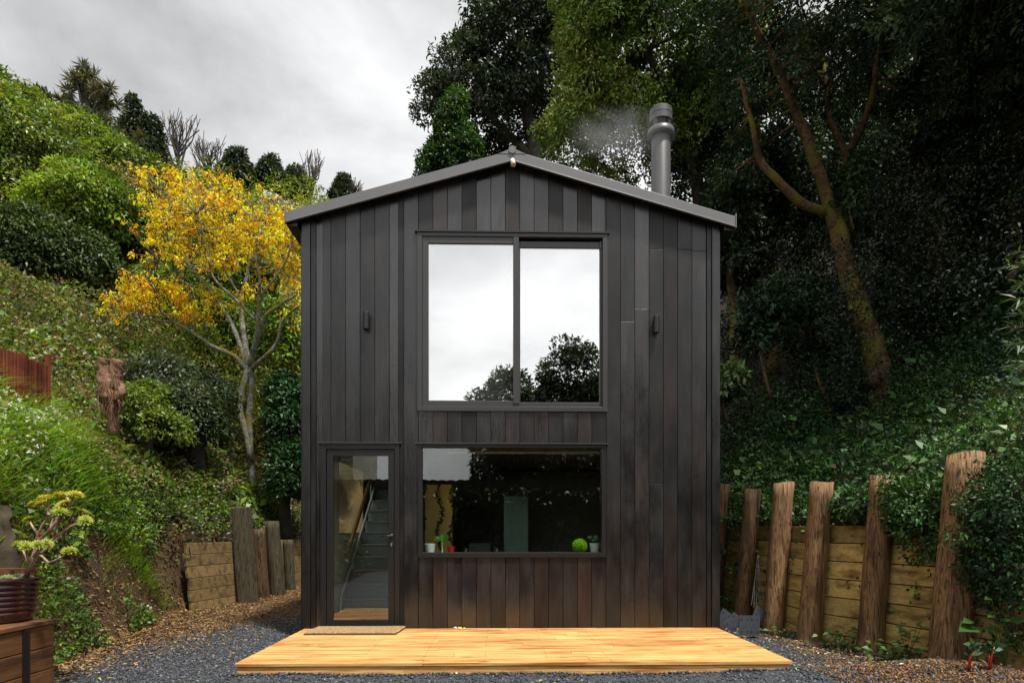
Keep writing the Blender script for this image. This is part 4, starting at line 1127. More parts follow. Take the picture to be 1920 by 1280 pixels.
scatter_flat(9000, reg_bankface, 0.05, 0.02, [(0.20, 0.11, 0.05), (0.1, 0.055, 0.03), (0.28, 0.2, 0.1)], 'bank_litter', M['chip'], 0.01)
def reg_right(n):
    z = rng.uniform(5.0, 10, n); x = toeR(z)-rng.exponential(0.35, n)
    k = x > 2.6
    return x[k], z[k]-7.37
scatter_flat(3500, reg_right, 0.045, 0.02, [(0.3, 0.2, 0.09), (0.12, 0.07, 0.035), (0.1, 0.16, 0.03), (0.4, 0.34, 0.24)], 'wall_foot_litter', M['chip'])
# few fallen leaves on gravel and deck
for (px, py, lab, y_, col) in ((857, 1175.5, 'small curled pale leaf on the deck against the cabin wall', -0.06, (0.75, 0.6, 0.4)), (867, 1176, 'yellow fallen leaf on the deck below the window', -0.09, (0.6, 0.5, 0.05))):
    q = FP(px, 1176, y_); lv = Leaves(); lv.add(np.array([[q[0], y_, ZG+0.006]]*2), np.array([[1, 0.1, 0.1], [-1, 0.3, 0.2]]), np.array([[0, -0.5, 1.0]]*2), 0.05, 0.03, col)
    o = lv.build('fallen_leaf', M['dry']); tag(o, lab, 'leaf')
def reg_front(n):
    x = rng.uniform(-4, 3.4, n); y = rng.uniform(-2.7, -1.97, n); return x, y
scatter_flat(60, reg_front, 0.06, 0.02, [(0.5, 0.45, 0.12), (0.55, 0.4, 0.2), (0.15, 0.25, 0.05)], 'leaf_litter', M['dry'], 0.02)

exec_veg = True
# ------------------------------------------------------------------ vegetation
def blades(lvV, lvC, p, h, lean, w_, col, seg=4, jit=0.2):
    """curved strap leaves; p (n,3), h (n,), lean (n,3) horizontal bend"""
    n = len(p); side = norm(np.cross(lean+0.001, [0, 0, 1.0])+0.4*rdir(n)*[1, 1, 0])
    ts = np.linspace(0, 1, seg+1)
    rows = []
    for t in ts:
        c = p+np.array([0, 0, 1.0])*(h[:, None]*(t-0.45*t*t*np.clip(np.linalg.norm(lean, axis=1, keepdims=True), 0, 1.6)))+lean*h[:, None]*t*t
        wd = w_*(1-t)**0.6*(0.5+0.5*min(1, t*4)) if t < 1 else w_*0.02
        rows += [c-side*wd/2, c+side*wd/2]
    Vv = np.stack(rows, 1)                      # n, 2(seg+1), 3
    c = np.broadcast_to(np.asarray(col, float), (n, 3))*(1+jit*rng.normal(size=(n, 1))).clip(0.4, 1.8)*(1+0.1*rng.normal(size=(n, 3)))
    lvV.append(Vv); lvC.append(np.repeat(np.clip(c, 0.004, 0.9)[:, None], Vv.shape[1], 1))
def build_blades(lvV, lvC, name, mat_, parent=None):
    Vv = np.concatenate(lvV); Cc = np.concatenate(lvC); n, k, _ = Vv.shape
    s = k//2-1
    q = np.array([(2*i, 2*i+1, 2*i+3, 2*i+2) for i in range(s)])
    F = (np.arange(n)[:, None, None]*k+q[None]).reshape(-1, 4)
    return npmesh(name, Vv.reshape(-1, 3), F, Cc.reshape(-1, 3), mat_, parent)

def twigs(m, pts0, pts1, r, n=4, sag=0.1):
    for a, b in zip(pts0, pts1):
        mid = (a+b)/2+rdir(1)[0]*0.08*np.linalg.norm(b-a)+np.array([0, 0, sag*np.linalg.norm(b-a)])
        m.tube([a, mid, b], [r, r*0.7, r*0.35], n, cap=False)
def limb(q, r0, r1, jitter=0.04, seg=4):
    q = [np.array(p, float) for p in q]; Q = []; n = (len(q)-1)*seg
    for i in range(len(q)-1):
        p0 = q[max(i-1, 0)]; p1 = q[i]; p2 = q[i+1]; p3 = q[min(i+2, len(q)-1)]
        for s in range(seg):
            t = s/seg
            Q.append(0.5*((2*p1)+(-p0+p2)*t+(2*p0-5*p1+4*p2-p3)*t*t+(-p0+3*p1-3*p2+p3)*t**3)+rdir(1)[0]*jitter*r0)
    Q.append(q[-1])
    return Q, [r0+(r1-r0)*i/n for i in range(n+1)]

# ---- yellow flowering tree
KD = 15.0
kb = P(474, 905, KD)
kow = thing('flowering_tree', 'yellow-flowering tree with pale lichen-covered stems on the left slope', 'tree', tuple(kb))
K_LIMBS = [
    ([(476, 915, 0), (470, 850, 0), (467, 780, 0.05), (472, 720, 0.1), (468, 690, 0)], 0.0819, 0.0760),
    ([(470, 860, -0.1), (458, 800, -0.15), (450, 757, -0.1), (462, 700, 0), (468, 680, 0)], 0.0702, 0.0720),
    ([(464, 692, 0), (440, 668, 0), (400, 650, -0.2), (370, 630, -0.3), (330, 606, -0.4), (290, 600, -0.5), (240, 592, -0.6)], 0.0624, 0.0160),
    ([(464, 690, 0), (448, 640, 0.2), (425, 590, 0.4), (390, 540, 0.5), (350, 490, 0.6), (310, 430, 0.6)], 0.0663, 0.0160),
    ([(466, 685, 0), (456, 620, 0.3), (452, 560, 0.5), (464, 515, 0.6), (470, 460, 0.8), (450, 400, 0.9)], 0.0780, 0.0200),
    ([(468, 685, 0), (484, 630, -0.2), (500, 590, -0.4), (535, 566, -0.5), (560, 545, -0.6), (580, 500, -0.6)], 0.0663, 0.0160),
    ([(468, 685, 0), (482, 620, -0.4), (486, 560, -0.7), (487, 520, -0.9), (480, 470, -1.0), (500, 400, -1.0)], 0.0585, 0.0160),
    ([(472, 690, 0), (500, 665, -0.3), (520, 640, -0.4), (530, 600, -0.6), (560, 575, -0.8), (585, 560, -1.0)], 0.0546, 0.0160),
    ([(478, 600, -0.5), (440, 560, -0.7), (400, 520, -0.9), (390, 470, -1.0), (370, 400, -1.1)], 0.0390, 0.0120),
    ([(330, 606, -0.4), (300, 580, -0.5), (290, 540, -0.4), (270, 520, -0.4)], 0.0234, 0.0080),
    ([(390, 540, 0.5), (360, 535, 0.3), (330, 520, 0.2), (290, 480, 0.1)], 0.0312, 0.0096),
    ([(486, 560, -0.7), (530, 500, -0.8), (545, 460, -0.9), (550, 420, -0.9)], 0.0312, 0.0096),
    ([(452, 560, 0.5), (420, 500, 0.4), (405, 440, 0.2), (400, 380, 0.1)], 0.0351, 0.0096),
]
m = MB(); kp = []
for pts, r0, r1 in K_LIMBS:
    q = [P(x_, y_, KD+dz) for x_, y_, dz in pts]
    Q, RR = limb(q, r0, r1, 0.12)
    m.tube(Q, RR, 10, wob=0.08)
    if r0 < 0.1: kp += Q[3:]
kp = np.array(kp)
# flower clusters: px ellipses filled (cx,cy,rx,ry,weight)
KE = [(330, 370, 65, 50, 1.6), (400, 400, 100, 50, 2.6), (470, 410, 60, 50, 1.0), (520, 470, 55, 70, 1.6), (350, 440, 90, 55, 2.0), (290, 400, 40, 70, 0.8), (430, 470, 100, 45, 2.4), (270, 450, 35, 35, 0.5), (300, 540, 60, 25, 1.1),
      (255, 560, 45, 28, 1.0), (225, 580, 28, 18, 0.5), (340, 590, 28, 16, 0.4), (550, 510, 30, 45, 0.8), (420, 655, 18, 14, 0.25), (540, 590, 25, 14, 0.25), (495, 445, 40, 40, 0.8), (400, 350, 40, 20, 0.5), (370, 560, 30, 20, 0.4), (450, 545, 50, 18, 0.3), (545, 430, 30, 25, 0.6)]
KE = np.array(KE); wgt = KE[:, 4]/KE[:, 4].sum()
NS = 205; NF = NS*6
idx = rng.choice(len(KE), NS, p=wgt)
cl = []
for i in idx:
    a = rng.random()*2*PI; r_ = math.sqrt(rng.random()); e = KE[i]
    cl.append(P(e[0]+e[2]*r_*math.cos(a), e[1]+e[3]*r_*math.sin(a), KD+rng.uniform(-1.3, 1.3)))
cl = np.array(cl)
spray = cl.copy(); cl = np.repeat(spray, 6, 0)+rng.normal(size=(NF, 3))*np.array([0.20, 0.2, 0.13])
near = np.array([kp[np.argmin(((kp-c)**2).sum(1)*(1+0.5*rng.random(len(kp))))] for c in cl])
sel = rng.random(NF) < 0.4
twigs(m, near[sel], cl[sel], 0.014, 4, -0.05)
m.build('trunk', [M['bark_lichen']], kow, smooth=True)
lv = Leaves()
ycol = np.array([(0.88, 0.52, 0.012), (0.9, 0.66, 0.02), (0.8, 0.4, 0.01), (0.9, 0.7, 0.03)])[rng.integers(0, 4, NF)]
puffs(lv, cl, rng.uniform(0.05, 0.13, NF), 14, 0.08, 0.04, ycol, np.tile([0, 0, -0.3], (NF, 1)), droop=0.9, jit=0.18)
lv.build('flowers', M['flower'], kow)
lv = Leaves(); s2 = rng.random(NF) < 0.22
puffs(lv, cl[s2]+0.12*rdir(s2.sum()), 0.22, 8, 0.09, 0.03, (0.13, 0.07, 0.025), np.tile([0, 0, 0.1], (s2.sum(), 1)), droop=0.4)
lv.build('seed_pods', M['dry'], kow)

# ---- generic broadleaf tree crown in photo ellipses at true distance
def crown_tree(name, label, cat, base, ell_px, K, m_, pr, L, W, cols, limbs=(), trunk_mat='bark_grey', group=None, leaf='leaf', droop=0.25, jit=0.25, deep=0.35, conn=0.25, low=-0.6):
    """ell_px: (px,py,dist,rx_px,rz_px,ry_m)"""
    t_ = thing(name, label, cat, tuple(base), group)
    E = []
    for px, py, d, rx, rz, ry in ell_px:
        c = P(px, py, d); E.append((c[0], c[1], c[2], rx*d/FPX, ry, rz*d/FPX))
    c, o = shell(E, K, deep, low)
    lv = Leaves(); cols = np.array(cols, float)
    ci = (np.sin(c[:, 0]*1.1+c[:, 2]*0.9)+np.sin(c[:, 1]*0.8)+rng.normal(size=len(c))*0.8)
    ci = np.clip(((ci+2.5)/5*len(cols)).astype(int), 0, len(cols)-1)
    puffs(lv, c, pr*rng.uniform(0.7, 1.25, (len(c), 1)), m_, L, W, cols[ci], o, droop, jit)
    lv.build('crown', M[leaf], t_)
    mb = MB(); lp = []
    for pts, r0, r1 in limbs:
        Q, RR = limb([P(*p) if len(p) == 3 and p[0] > 40 or len(p) == 4 else p for p in pts], r0, r1, 0.08)
        mb.tube(Q, RR, 10, wob=0.05); lp += Q[len(Q)//3:]
    if lp and conn > 0:
        lp = np.array(lp); s_ = rng.random(len(c)) < conn
        cs = c[s_]; near = np.array([lp[np.argmin(((lp-q)**2).sum(1))] for q in cs])
        if len(cs):
            ok = np.linalg.norm(near-cs, axis=1) < 1.7
            twigs(mb, near[ok], cs[ok], 0.03, 4, -0.02)
    if limbs: mb.build('trunk', [M[trunk_mat]], t_, smooth=True)
    return t_
DK = [(0.020, 0.034, 0.018), (0.028, 0.044, 0.022), (0.038, 0.055, 0.028), (0.05, 0.065, 0.04)]
OL = [(0.06, 0.09, 0.018), (0.10, 0.15, 0.025), (0.17, 0.22, 0.035), (0.13, 0.2, 0.03)]
# central dark tree behind the ridge
crown_tree('evergreen_tree', 'tall dark evergreen tree rising behind the roof ridge, sky showing through its crown', 'tree', P(1000, 420, 24),
    [(1000, 60, 24, 110, 100, 2.6), (935, 110, 24, 80, 75, 2.4), (870, 150, 23.5, 55, 55, 1.8), (815, 205, 23.5, 35, 50, 1.2), (900, 215, 24, 75, 65, 2.0), (975, 200, 24, 70, 75, 2.2), (1050, 130, 24.5, 90, 130, 3), (985, -60, 24, 100, 70, 3), (1090, 0, 25, 90, 90, 3), (850, 270, 24, 35, 50, 1.2), (935, 262, 24.5, 55, 32, 1.4)],
    2300, 34, 0.34, 0.17, 0.075, DK, [([P(1030, 480, 24), P(1010, 320, 24), P(985, 200, 24), P(970, 80, 24), P(990, -40, 24)], 0.35, 0.08), ([P(1005, 300, 24), P(940, 240, 24), P(890, 190, 23.7), P(830, 200, 23.5)], 0.16, 0.04), ([P(985, 200, 24), P(930, 140, 24), P(900, 90, 24)], 0.14, 0.04), ([P(1012, 330, 24), P(930, 300, 24.2), P(860, 280, 24)], 0.10, 0.03)], jit=0.22, deep=0.5)
crown_tree('ivy_clad_tree', 'narrow bright green ivy-clad trunk in front of the dark evergreen behind the roof', 'tree', P(845, 400, 21.5),
    [(840, 290, 21.5, 26, 55, 0.6), (845, 232, 21.5, 22, 34, 0.5), (856, 195, 21.6, 14, 22, 0.4), (818, 310, 21.5, 22, 34, 0.5), (872, 290, 21.7, 26, 40, 0.6), (796, 325, 21.5, 12, 26, 0.4)],
    420, 34, 0.22, 0.13, 0.07, [(0.03, 0.07, 0.015), (0.045, 0.11, 0.018), (0.022, 0.05, 0.012)], [([P(850, 420, 21.6), P(846, 300, 21.6), P(852, 200, 21.6)], 0.16, 0.06)])
# light green tree over the right roof slope
LG = [(0.045, 0.085, 0.02), (0.09, 0.16, 0.028), (0.18, 0.27, 0.045), (0.36, 0.43, 0.10)]
crown_tree('broadleaf_tree', 'lighter yellow-green broadleaf tree hanging above the roof beside the chimney', 'tree', P(1200, 520, 17),
    [(1130, 60, 16, 75, 95, 2.0), (1110, 180, 16.5, 60, 70, 1.6), (1200, 110, 16.5, 95, 110, 2.2), (1080, 260, 17, 65, 50, 1.4), (1180, 260, 17, 90, 60, 1.8), (1280, 60, 17, 80, 100, 2.2), (1150, -60, 16, 110, 60, 2.5), (1290, 230, 18, 70, 90, 2), (1350, 70, 15.8, 70, 95, 1.6), (1345, 220, 16.2, 55, 85, 1.4)],
    3100, 32, 0.26, 0.12, 0.052, LG, [([P(1320, 600, 17.5), P(1315, 400, 17.5), P(1290, 280, 17.2), P(1230, 130, 16.8), P(1170, 0, 16)], 0.24, 0.06), ([P(1300, 320, 17.2), P(1345, 180, 17), P(1350, 60, 17)], 0.13, 0.04), ([P(1280, 240, 17), P(1160, 150, 16.5), P(1100, 130, 16.5)], 0.08, 0.02)], leaf='gloss_leaf', jit=0.25)
# big leaning tree on the right slope
RD = 13.0
RB = P(1658, 760, RD)
RL = [([P(1662, 790, RD), P(1655, 730, RD), P(1640, 660, RD), P(1612, 580, RD), P(1590, 510, RD), P(1572, 440, RD), P(1560, 390, RD)], 0.27, 0.15),
      ([P(1568, 430, RD), P(1545, 350, RD-.2), P(1515, 270, RD-.4), P(1480, 180, RD-.7), P(1440, 90, RD-1), P(1400, 20, RD-1.2)], 0.135, 0.045),
      ([P(1562, 400, RD), P(1510, 385, RD-.2), P(1465, 345, RD-.4), P(1425, 300, RD-.5), P(1412, 240, RD-.6), P(1390, 150, RD-.8)], 0.11, 0.04),
      ([P(1575, 430, RD), P(1588, 370, RD+.3), P(1586, 290, RD+.4), P(1555, 220, RD+.5), P(1545, 120, RD+.6)], 0.10, 0.035),
      ([P(1587, 290, RD+.4), P(1615, 240, RD+.3), P(1638, 170, RD+.2), P(1650, 80, RD+.2), P(1700, 0, RD)], 0.09, 0.04)]
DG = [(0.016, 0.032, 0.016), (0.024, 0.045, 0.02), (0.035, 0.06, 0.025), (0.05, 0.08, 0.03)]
crown_tree('leaning_tree', 'large leaning tree with a forked brown trunk on the dark right slope', 'tree', RB,
    [(1470, 40, 12, 110, 110, 2.4), (1580, 20, 12.5, 130, 110, 2.6), (1700, 50, 12, 120, 100, 2.4), (1440, 170, 12.5, 55, 80, 1.5), (1560, -120, 12, 300, 80, 3.2), (1750, -170, 9.5, 240, 120, 2.6), (1900, 60, 10, 90, 110, 1.8), (1950, -250, 8, 240, 160, 2.4), (1840, 20, 11.5, 110, 90, 2.2), (1700, 150, 13.5, 90, 50, 1.6), (1380, 330, 14, 40, 50, 0.9)],  # lobes high up and at far right added to shade the slope
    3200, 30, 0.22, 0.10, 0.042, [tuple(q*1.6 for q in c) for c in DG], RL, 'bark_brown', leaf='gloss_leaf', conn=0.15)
# knots on the trunk
lt = [o for o in COL.objects if o.name == 'leaning_tree'][0]
m = MB()
for (px, py, r_) in ((1637, 712, 0.17), (1668, 716, 0.13), (1588, 522, 0.06)):
    m = MB(); c = P(px, py, RD-0.15); m.lathe(c, [(0.001, -r_), (r_*0.8, -r_*0.6), (r_, 0), (r_*0.7, r_*0.7), (0.001, r_)], 12)
    m.build('burl', [M['bark_brown']], lt, smooth=True)
m = MB(); c = P(1597, 583, RD-0.22); m.tube([c, c+np.array([-0.10, -0.13, 0.03])], 0.06, 12); m.build('cut_branch', [M['bark_brown']], lt)
# dark forest trees on the right, each its own
for i, (bx_, by, d, ell, lab) in enumerate([
    (1450, 560, 17.5, [(1430, 380, 17.5, 110, 120, 2.2), (1420, 210, 17, 100, 100, 2.2), (1330, 330, 17.5, 70, 90, 1.6)], 'dark dense tree between the chimney and the leaning tree'),
    (1760, 560, 17, [(1740, 330, 17, 130, 130, 2.4), (1700, 180, 16.5, 120, 110, 2.4), (1800, 450, 17.5, 100, 90, 2)], 'dark tree behind the leaning tree, its crown right of the fork'),
    (1900, 560, 13, [(1900, 220, 12.5, 110, 150, 2.0), (1850, 120, 12, 100, 90, 2.0), (1960, 380, 13, 100, 120, 1.8)], 'dark tree at the right edge of the photo'),
    (1600, 560, 20, [(1600, 300, 20, 140, 150, 3), (1560, 450, 20, 130, 110, 2.5), (1650, 130, 20, 160, 120, 3)], 'dark tree farthest back behind the fork of the leaning tree'),
    (2080, 560, 12, [(2080, 150, 12, 170, 260, 2.6), (2050, -150, 11, 170, 160, 2.8), (2150, 400, 12, 120, 150, 2)], 'added unseen dark tree just outside the right edge, shading the slope'),  # this tree and the next stand out of view, added to block light
    (2300, 560, 9, [(2150, -200, 9, 260, 240, 2.6), (2050, -420, 9.5, 260, 160, 2.8)], 'added unseen tall dark tree outside the right edge, nearest the camera, for shade'),
    (1380, 600, 15.5, [(1370, 470, 15.5, 60, 80, 1.2), (1400, 380, 16, 60, 70, 1.2)], 'dark young tree right behind the right eave of the cabin')]):
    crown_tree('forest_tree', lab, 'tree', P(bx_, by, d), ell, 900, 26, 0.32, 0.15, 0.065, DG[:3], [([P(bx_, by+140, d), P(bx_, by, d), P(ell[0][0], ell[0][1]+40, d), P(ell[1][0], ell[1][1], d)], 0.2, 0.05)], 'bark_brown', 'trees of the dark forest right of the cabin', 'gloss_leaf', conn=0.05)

# ---- forest mass and hillside scrub: one mass each, built of mounds on the slope
def mounds(n, xr, yr, rr, cond, cols, K_per, m_, leafk, name, mat_, cam_face=-0.35, hk=0.8, seed=3, colfn=None, jit=0.25):
    global rng
    x = rng.uniform(*xr, n); y = rng.uniform(*yr, n); k = cond(x, y); x, y = x[k], y[k]
    # thin out
    keep = []; rad = rng.uniform(*rr, len(x))*(0.55+0.45*np.clip((y+7.37)/30, 0, 1.3))
    for i in range(len(x)):
        if all((x[i]-x[j])**2+(y[i]-y[j])**2 > (0.70*(rad[i]+rad[j])*0.8)**2 for j in keep): keep.append(i)
    x, y, rad = x[keep], y[keep], rad[keep]
    z = H(x, y)
    lv = Leaves(); cols = np.array(cols, float)
    for i in range(len(x)):
        dist = y[i]+7.37
        Lf = leafk*dist
        K = int(K_per*(rad[i]/(dist*0.05))**2)+10
        d = rdir(K*2); d = d[d[:, 2] > -0.2]
        c = np.array([x[i], y[i], z[i]])+d*np.array([rad[i], rad[i], rad[i]*hk])*(1-0.25*rng.random((len(d), 1))**2)*(1+0.14*np.sin(d[:, :1]*7+i)*np.cos(d[:, 1:2]*6+2*i)+0.08*np.sin(d[:, 2:3]*11+i))
        tocam = norm(CAM-c); kk = (tocam*d).sum(1) > cam_face
        c, d = c[kk], d[kk]
        if len(c) == 0: continue
        cc_ = colfn(x[i], y[i], z[i]) if colfn else cols[rng.integers(len(cols))]
        puffs(lv, c, rad[i]*0.13+Lf*0.6, m_, Lf, Lf*0.45, cc_, d, 0.2, jit)
    o = lv.build(name, mat_); o['kind'] = 'stuff'
    print(name, len(x), 'mounds', sum(len(v) for v in lv.V)//4, 'leaves')
    return o
def ray(x, y):
    d = np.stack([x-CAM[0], y-CAM[1]], -1); z = d @ FW[:2]; r_ = d @ RT[:2]
    return 960+FPX*r_/z, z
def c_left(x, y):
    px, z = ray(x, y); return ((z > 18.5) & (x > -9) & (x < 6)) | (x < toeL(z)-2.6) & (z > 11.5) & (px > -350) & (px < 900) & ~((px > 405) & (px < 530) & (z < 18)) & ~((px < 280) & (z < 20))
def col_left(x, y, z):
    d = y+7.37
    if d < 19:
        return np.array([(0.06, 0.09, 0.02), (0.11, 0.15, 0.03), (0.08, 0.11, 0.035), (0.18, 0.15, 0.07), (0.15, 0.21, 0.03), (0.05, 0.07, 0.028)])[rng.integers(6)]
    if x < -15:
        return np.array([(0.13, 0.18, 0.02), (0.19, 0.24, 0.025), (0.09, 0.13, 0.02), (0.24, 0.28, 0.03)])[rng.integers(4)]
    return np.array([(0.14, 0.19, 0.025), (0.2, 0.25, 0.03), (0.27, 0.28, 0.035), (0.09, 0.12, 0.022), (0.25, 0.2, 0.08)])[rng.integers(5)]
mounds(1100, (-52, 6), (4, 52), (1.6, 3.2), c_left, [(0.1, 0.15, 0.03)], 85, 18, 0.0058, 'hillside_scrub', M['leaf'], colfn=col_left, hk=1.15, jit=0.32)
def c_right(x, y):
    px, z = ray(x, y); return (z > np.where(px > 1700, 7.6, 10.5)) & (((x > np.where(px > 1700, toeR(z)+3.3, toeR(z)+4.6)) & ~((np.abs(px-1640) < 170) & (z < 14.5)) & (px < 2300)) | ((px > 1000) & (z > 20) & (px < 2200)))
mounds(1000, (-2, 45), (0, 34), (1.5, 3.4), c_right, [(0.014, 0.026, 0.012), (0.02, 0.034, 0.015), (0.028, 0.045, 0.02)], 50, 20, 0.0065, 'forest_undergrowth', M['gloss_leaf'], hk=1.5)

# ---- left hillside trees
def left_tree(lab, px, py, d, ell, cols, K=900, L=0.0075, name='hillside_tree', grp='evergreen trees on the left hillside', leaf='leaf'):
    crown_tree(name, lab, 'tree', P(px, py, d), ell, K, 30, 0.016*d, L*d, L*d*0.45, cols, [([P(px, py+30, d), P(px, py-40, d), P(ell[0][0], ell[0][1], d)], 0.18, 0.06)], group=grp, leaf=leaf, conn=0.04)
GR = [(0.06, 0.10, 0.018), (0.1, 0.155, 0.022), (0.16, 0.22, 0.028), (0.26, 0.31, 0.035)]
LM = [(0.06, 0.11, 0.015), (0.10, 0.17, 0.02), (0.17, 0.26, 0.025), (0.25, 0.34, 0.03)]
DKL = [(0.03, 0.05, 0.018), (0.045, 0.07, 0.022), (0.065, 0.1, 0.028)]
left_tree('broad dark olive tree at the left edge of the photo, its crown reaching the skyline', 40, 560, 21, [(0, 300, 21, 110, 110, 2.2), (90, 330, 22, 85, 85, 2.0), (30, 230, 23, 70, 60, 2), (-60, 400, 20, 90, 110, 2)], GR, 1500)
left_tree('rounded lime green tree below the cabbage tree, left of the yellow blossom', 190, 560, 19, [(170, 400, 19, 80, 62, 1.5), (225, 430, 19.5, 45, 55, 1.1), (120, 420, 19, 50, 60, 1.2)], LM, 1200)
left_tree('dark tree below the lime green one at the foot of the hillside', 110, 620, 17, [(60, 480, 17, 85, 70, 1.3), (150, 500, 17.5, 65, 55, 1.2), (-30, 520, 17, 70, 60, 1.2)], DKL, 1100, leaf='gloss_leaf')
left_tree('olive green tree in the middle of the hillside behind the dark left tree', 200, 420, 27, [(150, 290, 27, 80, 50, 2), (230, 330, 27, 60, 40, 1.8)], GR, 800)
left_tree('bushy green tree directly behind the yellow blossom', 400, 560, 20, [(330, 560, 20, 70, 50, 1.3), (430, 520, 21, 80, 55, 1.5), (520, 640, 18, 45, 60, 1.0), (400, 610, 19, 60, 50, 1.1)], LM[:3]+[(0.05, 0.08, 0.02)], 1300)
left_tree('glossy dark green large-leaved shrub against the left wall of the cabin', 535, 980, 14.6, [(545, 800, 14.6, 32, 60, 0.6), (548, 890, 14.2, 30, 60, 0.5), (540, 740, 15, 28, 30, 0.5)], [(0.02, 0.06, 0.016), (0.03, 0.085, 0.022), (0.045, 0.11, 0.03)], 420, 0.0085, 'shrub', 'shrubs on the left slope', 'gloss_leaf')
left_tree('grey-green shrub with pale flower heads up the slope from the stump', 300, 740, 12.6, [(300, 705, 12.6, 55, 35, 0.6), (350, 760, 12.4, 50, 35, 0.6)], [(0.05, 0.075, 0.035), (0.08, 0.1, 0.05), (0.22, 0.26, 0.13)], 260, 0.007, 'shrub', 'shrubs on the left slope')
left_tree('mid green shrub immediately right of the dead stump', 270, 830, 11.2, [(262, 770, 11.2, 38, 32, 0.5), (305, 805, 11.2, 42, 26, 0.5), (285, 745, 11.6, 26, 20, 0.4)], GR[:3], 260, 0.007, 'shrub', 'shrubs on the left slope')
left_tree('dark shrub between the yellow tree trunk and the stump', 370, 870, 12.5, [(365, 800, 12.5, 50, 45, 0.8), (395, 745, 13.4, 35, 35, 0.6)], DKL, 320, 0.007, 'shrub', 'shrubs on the left slope', 'gloss_leaf')
# skyline
def sky_d(px): return np.interp(px, [0, 150, 300, 650], [34, 40, 44, 48])
def conifer(px, py_b, py_t, wpx, lab, cols=DK):
    d = sky_d(px); n = 5
    crown_tree('hilltop_tree', lab, 'tree', P(px, py_b, d), [(px+random.uniform(-3, 3), py_b+(py_t-py_b)*f, d, wpx*(1-f*0.75), (py_b-py_t)*0.17, wpx*(1-f*0.7)*d/FPX) for f in np.linspace(0.1, 0.92, n)], 260, 22, 0.35, 0.3, 0.12, cols, [([P(px, py_b+10, d), P(px, py_b+(py_t-py_b)*0.6, d)], 0.12, 0.05)], group='trees on the left skyline', conn=0)
conifer(250, 300, 200, 32, 'dark pointed tree on the skyline right of the cabbage tree')
conifer(284, 310, 228, 26, 'smaller dark tree on the skyline beside the pointed one')
conifer(75, 240, 180, 30, 'dark bushy treetop on the skyline left of the cabbage tree')
conifer(445, 345, 287, 40, 'round dark treetop on the skyline above the yellow blossom')
conifer(508, 340, 302, 26, 'low dark treetop on the skyline between the round one and the roof')
conifer(552, 362, 320, 24, 'dark treetop on the skyline left of the bare twiggy tree')
conifer(642, 385, 337, 20, 'dark treetop on the skyline just left of the roof')
def bare(px, py_b, py_t, wpx, lab, n=26):
    d = sky_d(px); t_ = thing('bare_tree', lab, 'tree', tuple(P(px, py_b, d)), 'bare trees on the left skyline')
    m = MB(); b = P(px, py_b+15, d)
    for k in range(n):
        f = random.random(); tip = P(px+random.uniform(-wpx, wpx), py_t+(py_b-py_t)*0.35*random.random(), d+random.uniform(-1, 1))
        s0 = b+(P(px, (py_b+py_t)/2, d)-b)*random.random()
        mid = s0*0.5+tip*0.5+rdir(1)[0]*0.3
        m.tube([s0, mid, tip], [0.06, 0.045, 0.025], 4)
        for q in range(3):
            e_ = mid+(tip-mid)*random.random(); m.tube([e_, e_+rdir(1)[0]*0.4+np.array([0, 0, 0.6])], [0.03, 0.018], 3)
    m.build('branches', [M['bark_grey']], t_)
bare(335, 320, 215, 42, 'bare leafless tree on the skyline between the pointed tree and the round one')
bare(390, 340, 262, 34, 'lower bare leafless tree on the skyline above the yellow blossom')
bare(582, 372, 295, 22, 'bare twiggy tree on the skyline nearest the roof')
bare(665, 385, 345, 16, 'tiny bare tree on the skyline touching the roof edge')
# cabbage tree
cd_ = 36.0
ct = thing('cabbage_tree', 'cabbage tree with spiky strap-leaved heads on the skyline, upper left', 'tree', tuple(P(165, 260, cd_)))
heads = []
for (cx_, cy_, rx, ry, n_) in ((148, 142, 34, 22, 9), (180, 165, 34, 24, 10), (120, 182, 16, 16, 4), (165, 200, 45, 22, 12), (205, 205, 18, 12, 4), (190, 235, 35, 14, 8), (140, 225, 20, 14, 4), (240, 262, 30, 14, 5)):
    for k in range(n_):
        a = random.random()*2*PI; r_ = math.sqrt(random.random()); heads.append(P(cx_+rx*r_*math.cos(a), cy_+ry*r_*math.sin(a), cd_+random.uniform(-1.2, 1.2)))
heads = np.array(heads); VV, CCc = [], []
q = np.repeat(heads, 55, 0); d = rdir(len(q)); 
lv = Leaves(); dd = norm(d+np.array([0, 0, 0.25])); lv.add(q, dd, rdir(len(q)), rng.uniform(0.45, 0.75, len(q)), 0.08, np.array([(0.07, 0.08, 0.03), (0.05, 0.065, 0.025), (0.13, 0.11, 0.045)])[rng.integers(0, 3, len(q))], 0.2)
lv.build('crown', M['leaf'], ct)
m = MB(); tb = P(168, 300, cd_); mid = P(165, 235, cd_)
m.tube([tb, mid], [0.3, 0.22], 8)
for h_ in heads[::2]: m.tube([mid+rdir(1)[0]*0.1, (mid+h_)/2+rdir(1)[0]*0.2, h_], [0.12, 0.08, 0.05], 5)
m.build('trunk', [M['bark_grey']], ct)

